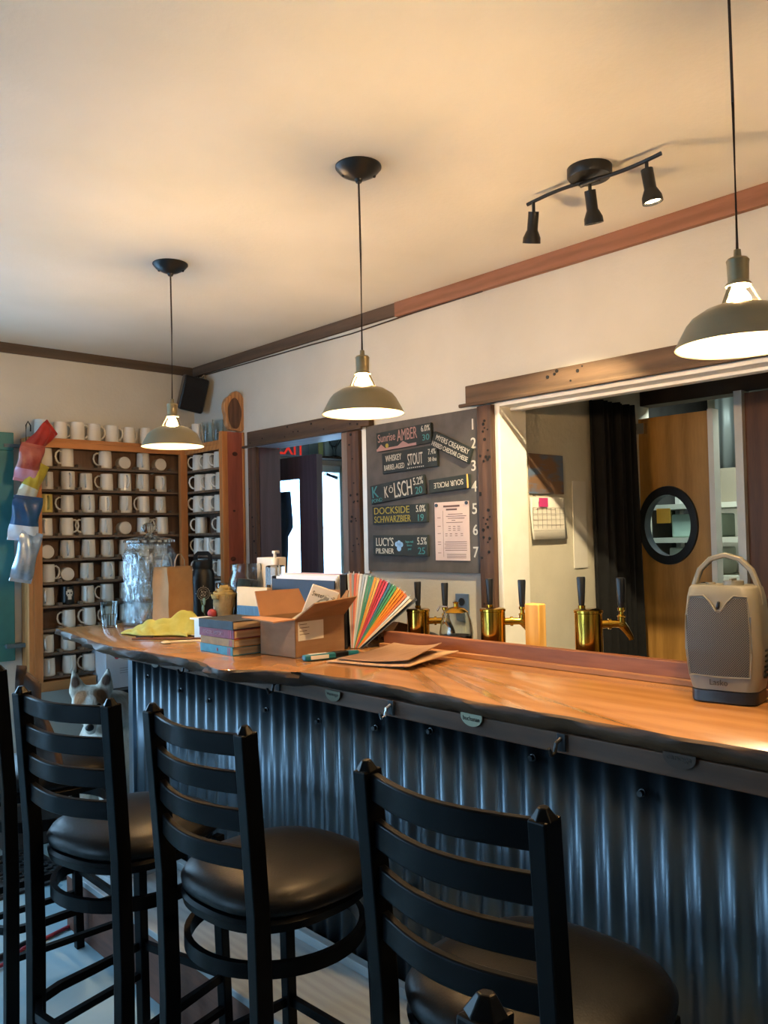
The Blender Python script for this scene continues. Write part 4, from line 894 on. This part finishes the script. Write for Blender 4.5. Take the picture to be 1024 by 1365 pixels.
def gr(u, v):
    z = .066+.176*v; w = .135+.012*math.sin(v*PI); x = -w/2+w*u-.004
    notch = .034*math.exp(-((x+.0)/.022)**2) if v > .5 else 0
    z2 = min(z, .242-notch*1.0) if v > .6 else z
    return Vector((x, fy(x, max(.032, z2), .0022), z2))
G().grid(40, 40, gr).build('mesh_grille', m, t, smooth=60)
G().tube([Vector((x, fy(x, z, .002), z)) for x, z in [(-.074, .064), (-.080, .12), (-.079, .2), (-.070, .244), (-.036, .247), (-.02, .232), (-.006, .212), (.006, .212), (.02, .232), (.036, .247), (.066, .244), (.072, .2), (.074, .12), (.068, .064), (0, .062)]], .0022, n=6, closed=True).build('grille_rim', M_hb, t)
G().box((0, fy(0, .225, .003), .226), (.008, .006, .018), (0, .3, 0)).build('indicator_slot', M_dpipe, t, bevel=.003)
text('Lasko', Matrix.Translation((-.005, fy(0, .05, .0012), .05)) @ FACE_Y, M_ink, t, w=.042, h=.013)
g = G(); g.tube([Vector((x, .0, z)) for x, z in [(-.083, .222), (-.078, .262), (-.062, .302), (-.035, .328), (0, .337), (.035, .328), (.062, .302), (.078, .262), (.083, .222)]], 0, flat=(.006, .011), up=(0, 1, 0)); g.build('carry_handle', M_hb, t, bevel=.003, smooth=60)
G().cyl((.02, -.005, .267), (.02, -.005, .278), .024).cyl((-.04, .01, .267), (-.04, .01, .272), .012).b2(.016, -.03, .277, .022, .018, .283).build('control_dial', M_hb, t)
g = G()
for k in range(6): g.b2(.0935-.008, -.02, .06+k*.012, .0935, .04, .064+k*.012)
g.build('side_vents', M_dpipe, t)

# ------------------------------------------------------------------ lamps
def pendant(x, y, zr, lab):
    t = thing('pendant_lamp', lab, 'pendant lamp', (x, y, ZC), 0, 'industrial pendant lamps over the bar')
    q = zr-ZC
    G().lathe([(0, 0), (.064, 0), (.064, -.004), (.052, -.018), (.030, -.030), (.012, -.036), (.008, -.045), (0, -.046)], n=40).sph((.04, -.02, -.022), .005).sph((-.03, .03, -.022), .005).build('ceiling_canopy', M_black, t)
    G().tube([(0, 0, -.04), (.002, 0, (q+.2)/2), (0, 0, q+.17)], .0028, n=6).build('cord', mat('cord_brown', '#2b1e18'), t)
    G().lathe([(0, .176), (.006, .176), (.007, .162), (.017, .160), (.020, .156), (.019, .15), (.018, .118), (.022, .114), (.022, .110), (.018, .108), (0, .108)], (0, 0, q), n=28).build('lamp_socket', M_socket, t)
    g = G()
    for k in range(3):
        a = k*2*PI/3+.75; c, s = math.cos(a), math.sin(a)
        g.tube([(.021*c, .021*s, q+.107), (.024*c, .024*s, q+.1), (.038*c, .038*s, q+.072)], 0, flat=(.005, .0015), up=(c, s, .3))
    g.build('cage_rib', M_socket, t)
    G().lathe([(.036, .073), (.042, .074), (.060, .068), (.082, .054), (.092, .042), (.112, .004), (.114, 0)], (0, 0, q), n=56).build('lamp_shade', [M_lampout], t, smooth=25)
    G().lathe([(.112, .0005), (.109, .003), (.089, .041), (.079, .052), (.058, .0655), (.037, .071)], (0, 0, q), n=56).build('shade_lining', [M_lampin], t, smooth=50)
    G().lathe([(0, .106), (.010, .104), (.013, .099), (.020, .088), (.021, .078), (.016, .066), (.008, .061), (0, .060)], (0, 0, q), n=24).build('bulb', M_bulb, t)
pendant(1.481, 2.742, 1.812, 'pendant lamp with olive enamel shade, farthest, in front of the mug cabinet')
pendant(1.487, 1.686, 1.803, 'middle pendant lamp with olive enamel shade, hanging above the newspapers')
pendant(1.475, .643, 1.796, 'nearest pendant lamp with olive enamel shade at the right, above the heater')
t = thing('track_light', 'black ceiling light with a wavy bar and three spot heads', 'ceiling light', (1.99, 1.275, ZC))
G().lathe([(0, 0), (.062, 0), (.062, -.022), (.058, -.028), (0, -.028)], n=40).build('ceiling_plate', M_black, t)
pts = [(.006*math.sin(v*6.28), .218-.436*v, -.036+.010*math.sin(v*6.28)) for v in [i/24 for i in range(25)]]
G().tube(pts, .0055).cyl((0, -.03, -.04), (0, .03, -.04), .007).build('wavy_bar', M_black, t)
M_spot = mat('spot_lens_lit', '#fff1d8', emit='#ffe2b0', estr=40); M_spot2 = mat('spot_lens_off', '#c9c2b4', rough=.1)
for y, dx, dy, on in ((.195, .25, .32, 0), (.0, .28, .06, 2), (-.175, .12, -.1, 1)):
    h = G().cyl((0, y, -.036), (0, y, -.068), .005).build('spot_stem', M_black, t)
    d = Vector((dx, dy, -1)).normalized(); o = Vector((0, y, -.064)); qm = (-d).to_track_quat('Z', 'Y').to_matrix().to_4x4()
    G().lathe([(0, 0), (.016, 0), (.016, -.052), (.019, -.058), (.026, -.074), (.027, -.09), (.023, -.09), (.018, -.075), (0, -.070)], o, n=28, m=qm).build('spot_head', M_black, t)
    G().lathe([(0, -.084), (.022, -.084), (.022, -.0835), (0, -.0835)], o, n=24, m=qm).build('spot_lens', M_spot if on == 1 else (mat('spot_lens_dim', '#fff1d8', emit='#ffe2b0', estr=12) if on else M_spot2), t)
    if on:
        L_ = bpy.data.lights.new('spot', 'SPOT'); L_.energy = 190 if on == 2 else 40; L_.spot_size = 1.1 if on == 2 else 1.5; L_.spot_blend = .5; L_.color = (1, .80, .48); L_.shadow_soft_size = .015
        lo = bpy.data.objects.new('spot_light', L_); COL.objects.link(lo); lo.location = Vector((1.99, 1.275, ZC)) + o + d*.088
        lo.rotation_euler = (-d).to_track_quat('Z', 'Y').to_euler(); lo['kind'] = 'helper'
        if on == 2: d2 = Vector((2.58, 2.0, 1.2)) - lo.location; lo.rotation_euler = (-d2).to_track_quat('Z', 'Y').to_euler()

# ------------------------------------------------------------------ stools
def make_stool():
    t = thing('bar_stool', 'x', 'bar stool', (0, 0, 0), 0, 'black ladder-back bar stools along the bar')
    for s in (-1, 1):
        y = .172*s
        g = G(); g.tube([(-.175, y, 0), (-.172, y, .45), (-.178, y, .72), (-.205, y*1.02, 1.085)], 0, flat=(.015, .02), up=(1, 0, 0))
        g.build('back_post', M_stool, t, smooth=0, bevel=.003)
        G().cyl((-.205, y*1.02, 1.083), (-.207, y*1.02, 1.10), .020, .008, n=6).build('post_finial', M_stool, t, smooth=0, bevel=.002)
        G().tube([(.155, y*.92, .665), (.175, y*.98, 0)], 0, flat=(.0145, .0145), up=(1, 0, 0)).build('leg', M_stool, t, smooth=0, bevel=.003)
    for k in range(4):
        z = 1.058-k*.0765; xb = -.203+(1.085-z)*.075
        g = G(); n = 14
        g.tube([(xb-.038*math.sin(PI*i/n), -.165+.33*i/n, z) for i in range(n+1)], 0, flat=(.008, .022)); g.build('back_slat', M_stool, t, smooth=60, bevel=.003)
    g = G().lathe([(0, .758), (.06, .7575), (.12, .752), (.165, .742), (.196, .728), (.206, .712), (.204, .698), (.192, .69), (0, .69)], n=72, fn=lambda a, z: 1.02/(abs(math.cos(a))**2.5+abs(math.sin(a))**2.5)**(1/2.5)).xf(Matrix.Translation((.015, 0, 0))); g.build('seat_cushion', M_vinyl, t, smooth=60)
    G().lathe([(0, .688), (.190, .688), (.196, .68), (.192, .662), (.15, .655), (0, .655)], n=72, fn=lambda a, z: 1/(abs(math.cos(a))**2.6+abs(math.sin(a))**2.6)**(1/2.6)).build('seat_ring', M_stool, t)
    G().tube([(.198*math.cos(2*PI*i/48), .198*math.sin(2*PI*i/48), .585) for i in range(48)], 0, closed=True, flat=(.007, .016)).build('upper_ring', M_stool, t, smooth=60)
    P = [(.172, -.165), (.172, .165), (.0, .172), (-.10, .178), (-.17, .165), (-.215, .10), (-.225, 0), (-.215, -.10), (-.17, -.165), (-.10, -.178), (0, -.172)]
    G().tube([(x, y, .285) for x, y in P], 0, closed=True, flat=(.009, .011)).build('foot_rail', M_stool, t, smooth=40)
    for s in (-1, 1): G().tube([(.172, .168*s, .20), (-.172, .168*s, .20)], 0, flat=(.009, .009)).build('stretcher', M_stool, t, smooth=0)
    return t
s0 = make_stool()
SP = [((1.115, .865), .025, 'nearest full black bar stool, its ladder back filling the lower right of the view'), ((1.10, 1.585), .055, 'middle black bar stool standing below the cardboard box'),
      ((1.0, 2.10), .25, 'black bar stool in front of the dog, left of the middle stool'), ((1.045, 2.83), 0, 'farthest black bar stool at the far end of the bar beside the dog'), ((.306, .27), PI, 'closest black bar stool, only a post tip peeping up at the bottom edge')]
for i, (p, a, lab) in enumerate(SP):
    o = s0 if i == 0 else copy_tree(s0)
    o.location = (p[0], p[1], 0); o.rotation_euler = (0, 0, a); o['label'] = lab
# brown jacket on the far stool
g = G(); g.grid(14, 18, lambda u, v: Vector((.935+.028*u*(1-v)+.008*math.sin(v*6)+.04*u, 2.73+.02*math.sin(u*5)-(.02+.10*(1-v))*u, .735+.345*v*(1-.18*u))))
tag(g.build('brown_jacket', mat('brown_jacket', '#3f3029', '#2e231f', scale=12, rough=.8), solid=.03, smooth=80), 'dark brown jacket hanging beside the farthest stool at the left edge', 'jacket')

# ------------------------------------------------------------------ floor things, white box, bowl
t = thing('wine_box', 'white carton with red berries and print stacked on the black bin', 'box', (1.935, 4.235, .70))
G().b2(-.095, -.09, 0, .10, .09, .23).build('carton', mat('carton_white', '#c6c9cf', '#bcc0c8'), t, smooth=0, bevel=.003)
G().sph((-.05, -.09, .19), .016, (1, .1, 1)).sph((-.035, -.09, .165), .014, (1, .1, 1)).sph((-.058, -.09, .215), .012, (1, .1, 1)).build('berry_print', mat('berry_print', '#b8414f'), t)
text('BRONO BAY', FACE_Y @ Matrix.Translation((.03, .20, .0905)), M_ink, t, w=.10, h=.016)
g = G()
for k in range(3): g.b2(-.02, -.0915, .10-k*.012, .05, -.0905, .103-k*.012)
g.build('fine_print', mat('fine_print', '#8d8f94'), t, smooth=0)
simple('black_bin', 'tall black storage bin under the white carton', 'bin', lambda g: loft(g, [(0, [(1.84, 4.1), (2.05, 4.1), (2.05, 4.34), (1.84, 4.34)]), (.68, [(1.82, 4.08), (2.07, 4.08), (2.07, 4.35), (1.82, 4.35)]), (.699, [(1.81, 4.07), (2.08, 4.07), (2.08, 4.352), (1.81, 4.352)])]), M_dpipe, smooth=0, bevel=.006)
simple('floor_crate', 'low dark crate on the floor at the left edge by the wall', 'crate', lambda g: g.b2(1.33, 4.12, .0, 1.70, 4.33, .22), mat('crate_dark', '#2e2a28', '#393432', scale=40), smooth=0, bevel=.01)
g = G(); N = 9
t = thing('rubber_mat', 'black perforated rubber mat on the floor at the left', 'mat', (1.0, 3.84, 0), .06)
g = G()
for i in range(15): g.b2(-.42+i*.06, -.22, .001, -.395+i*.06, .22, .012)
for j in range(10): g.b2(-.42, -.22+j*.0472, .001, .445, -.205+j*.0472, .012)
g.b2(-.43, -.235, .001, -.415, .235, .013).b2(.44, -.235, .001, .455, .235, .013).b2(-.43, -.235, .001, .455, -.22, .013).b2(-.43, .22, .001, .455, .235, .013)
g.build('mat_lattice', mat('rubber', '#15171a', rough=.7), t, smooth=0)
t = thing('dog_leash', 'red and black dog leash lying on the blue-lit floor', 'leash', (0, 0, 0))
G().tube([(1.25, 3.17, .008), (1.15, 3.14, .008), (1.06, 3.11, .012), (.98, 3.05, .01), (.9, 3.03, .01)], .007).build('red_strap', mat('leash_red', '#a3323f', rough=.6), t)
G().tube([(1.14, 3.16, .01), (1.07, 3.135, .014), (1.01, 3.11, .012), (.95, 3.10, .01)], .012).build('grip', M_dpipe, t)
simple('dog_bowl', 'shiny steel dog bowl on the foot step behind the stool in front of the dog', 'bowl', lambda g: g.lathe([(0, .005), (.07, .005), (.10, .07), (.108, .072), (.10, .06), (.115, .0), (.12, 0), (.112, .074), (.10, .078), (.06, .012), (0, .01)], (1.44, 3.02, .2225)), M_chrome)

# ------------------------------------------------------------------ dog: one continuous body
def dog():
    g = G(); S = g.sph
    hd = Vector((1.555, 3.66, .745))
    f = Vector((-.42, -.88, -.18)).normalized(); sd = Vector((f.y, -f.x, 0)).normalized(); up = sd.cross(f).normalized()
    if up.z < 0: up = -up
    S(hd, .082, (1.05, 1.0, .95)); S(hd+f*.03+up*.015, .066, (1.1, 1, .9))
    for k in range(7): S(hd+f*(.055+.018*k)-up*(.022+.003*k), .046-.003*k)
    S(hd+f*.13-up*.075, .026)
    for s in (-1, 1):
        S(hd+f*.045-up*.03+sd*s*.055, .045)
        for k in range(8): S(hd+sd*s*(.058+.002*k)+up*(.055+.014*k)-f*.01, .0, ) if False else g.sph(hd+sd*s*(.058+.0025*k)+up*(.055+.0135*k)-f*.012, .040*(1-k/8.8), (1, .75, 1))
    ch = [(hd-f*.04-up*.04, .085), (Vector((1.66, 3.74, .67)), .105), (Vector((1.73, 3.80, .64)), .115), (Vector((1.72, 3.83, .53)), .14), (Vector((1.68, 3.84, .42)), .15), (Vector((1.73, 3.92, .32)), .155), (Vector((1.80, 4.02, .24)), .165), (Vector((1.85, 4.08, .18)), .15)]
    for (a, r0), (b, r1) in zip(ch, ch[1:]):
        for k in range(5): q = k/5; S(a*(1-q)+b*q, r0*(1-q)+r1*q)
    for s in (-1, 1):
        a = Vector((1.61+.02*s, 3.77, .40))+sd*s*.07; b = Vector((1.58, 3.70, .20))+sd*s*.075; c = Vector((1.57, 3.68, .04))+sd*s*.075
        for k in range(14):
            q = k/13; p = a*(1-q*2)+b*q*2 if q < .5 else b*(2-2*q)+c*(2*q-1); S(p, .06-.03*min(q*1.6, 1))
        S(c+Vector((-.012, -.03, -.012)), .032, (1, 1.3, .8))
        h = Vector((1.84, 4.05, .13))+sd*s*.13; S(h, .10, (1, 1.2, 1.1)); S(Vector((1.76, 3.92, .035))+sd*s*.15, .036, (1, 2.2, .9))
    for k in range(12): q = k/11; S((1.95+.1*math.sin(q*2), 4.15-.25*q, .06), .045-.02*q)
    o = g.build('husky_dog', [M_fur], smooth=0)
    r = o.modifiers.new('r', 'REMESH'); r.mode = 'VOXEL'; r.voxel_size = .009
    s = o.modifiers.new('s', 'SMOOTH'); s.iterations = 5; s.factor = .5
    bake(o); o.data.materials.clear(); o.data.materials.append(M_fur)
    tag(o, 'cream and tan husky dog sitting behind the stool, looking towards the camera', 'dog')
    g = G()
    for s in (-1, 1): g.sph(hd+f*.088+up*.014+sd*s*.034, .010)
    e = g.build('eyes', mat('dog_eye', '#16110e', rough=.1), o)
    G().sph(hd+f*.205-up*.037, .019, (1, .8, .8)).build('nose', mat('dog_nose', '#141012', rough=.35), o)
    return hd, f, up, sd
M_fur = mat('dog_fur', '#e2dacd', '#cdbfac', scale=26, stretch=(1, 1, .5), rough=.95, bump=.6, bscale=90)
hd, f, up, sd = dog()
nt = M_fur.node_tree; b = nt.nodes['Principled BSDF']; base = b.inputs['Base Color'].links[0].from_socket
def patch(base, c, r, col, soft=.4):
    tc = nt.nodes.new('ShaderNodeTexCoord'); vm = nt.nodes.new('ShaderNodeVectorMath'); vm.operation = 'DISTANCE'; vm.inputs[1].default_value = c
    nt.links.new(tc.outputs['Object'], vm.inputs[0]); mr = nt.nodes.new('ShaderNodeMapRange'); mr.inputs['From Min'].default_value = r*(1-soft); mr.inputs['From Max'].default_value = r
    mr.inputs['To Min'].default_value = 1; mr.inputs['To Max'].default_value = 0
    nt.links.new(vm.outputs['Value'], mr.inputs['Value']); mx = nt.nodes.new('ShaderNodeMix'); mx.data_type = 'RGBA'
    nt.links.new(mr.outputs['Result'], mx.inputs['Factor']); nt.links.new(base, mx.inputs['A']); mx.inputs['B'].default_value = lin(col); return mx.outputs['Result']
for s in (-1, 1):
    base = patch(base, hd+sd*s*.05+up*.05+f*.06, .055, '#8f6240'); base = patch(base, hd+sd*s*.066+up*.105+f*.02, .036, '#6a4f42', .3)
base = patch(base, hd+f*.08+up*.04, .025, '#e8e0d6')
base = patch(base, Vector((1.62, 3.66, .60)), .06, '#9a8777')
nt.links.new(base, b.inputs['Base Color'])

# ------------------------------------------------------------------ daylight, camera, colour
w = bpy.data.worlds.new('sky'); SC.world = w; w.use_nodes = True
bg = w.node_tree.nodes['Background']; bg.inputs[0].default_value = (.45, .73, 1, 1); bg.inputs[1].default_value = 12
def portal(c, sx, sy, rot):
    L_ = bpy.data.lights.new('portal', 'AREA'); L_.shape = 'RECTANGLE'; L_.size = sx; L_.size_y = sy; L_.cycles.is_portal = True
    o = bpy.data.objects.new('daylight_portal', L_); COL.objects.link(o); o.location = c; o.rotation_euler = rot; o['kind'] = 'helper'
portal((.62, 4.52, 1.46), 1.54, 1.06, (-PI/2, 0, 0)); portal((-.95, 4.52, 1.0), .9, 2.05, (-PI/2, 0, 0)); portal((-3.06, 2.9, 1.3), 1.6, 2.0, (0, -PI/2, 0))
portal((3.25, 4.52, .98), .83, 1.95, (-PI/2, 0, 0))
# unseen point light added for warmth where the next pendant would hang
for c, e in (((1.48, -.42, 1.9), 7),):
    L_ = bpy.data.lights.new('unseen_pendant_light', 'POINT'); L_.energy = e; L_.color = (1, .66, .34); L_.shadow_soft_size = .04
    o = bpy.data.objects.new('unseen_pendant_light', L_); COL.objects.link(o); o.location = c; o['kind'] = 'helper'
# unseen area light added to brighten the kitchen
L_ = bpy.data.lights.new('kitchen_fill', 'AREA'); L_.size = .5; L_.energy = 40; L_.color = (.85, 1, .92); o = bpy.data.objects.new('kitchen_fill', L_); COL.objects.link(o); o.location = (4.2, 1.7, 2.44); o['kind'] = 'helper'

cam = bpy.data.cameras.new('camera'); co = bpy.data.objects.new('camera', cam); COL.objects.link(co)
yaw, pitch, roll = .7454544, .02846497, -.02084967
fw = Vector((math.sin(yaw)*math.cos(pitch), math.cos(yaw)*math.cos(pitch), math.sin(pitch))); rt = Vector((math.cos(yaw), -math.sin(yaw), 0)); uu = rt.cross(fw)
r2 = rt*math.cos(roll)+uu*math.sin(roll); u2 = -rt*math.sin(roll)+uu*math.cos(roll)
mm = Matrix((r2, u2, -fw)).transposed().to_4x4(); mm.translation = (0, 0, 1.47); co.matrix_world = mm
cam.sensor_fit = 'VERTICAL'; cam.sensor_height = 24; cam.lens = 24*1097.62/1365; cam.clip_start = .02
SC.camera = co
SC.view_settings.view_transform = 'Standard'; SC.view_settings.look = 'None'; SC.view_settings.exposure = .1; SC.view_settings.gamma = 1
try:
    SC.cycles.use_denoising = True; SC.cycles.max_bounces = 10; SC.cycles.transmission_bounces = 10; SC.cycles.transparent_max_bounces = 12; SC.cycles.sample_clamp_indirect = 6; SC.cycles.caustics_refractive = False
except Exception: pass
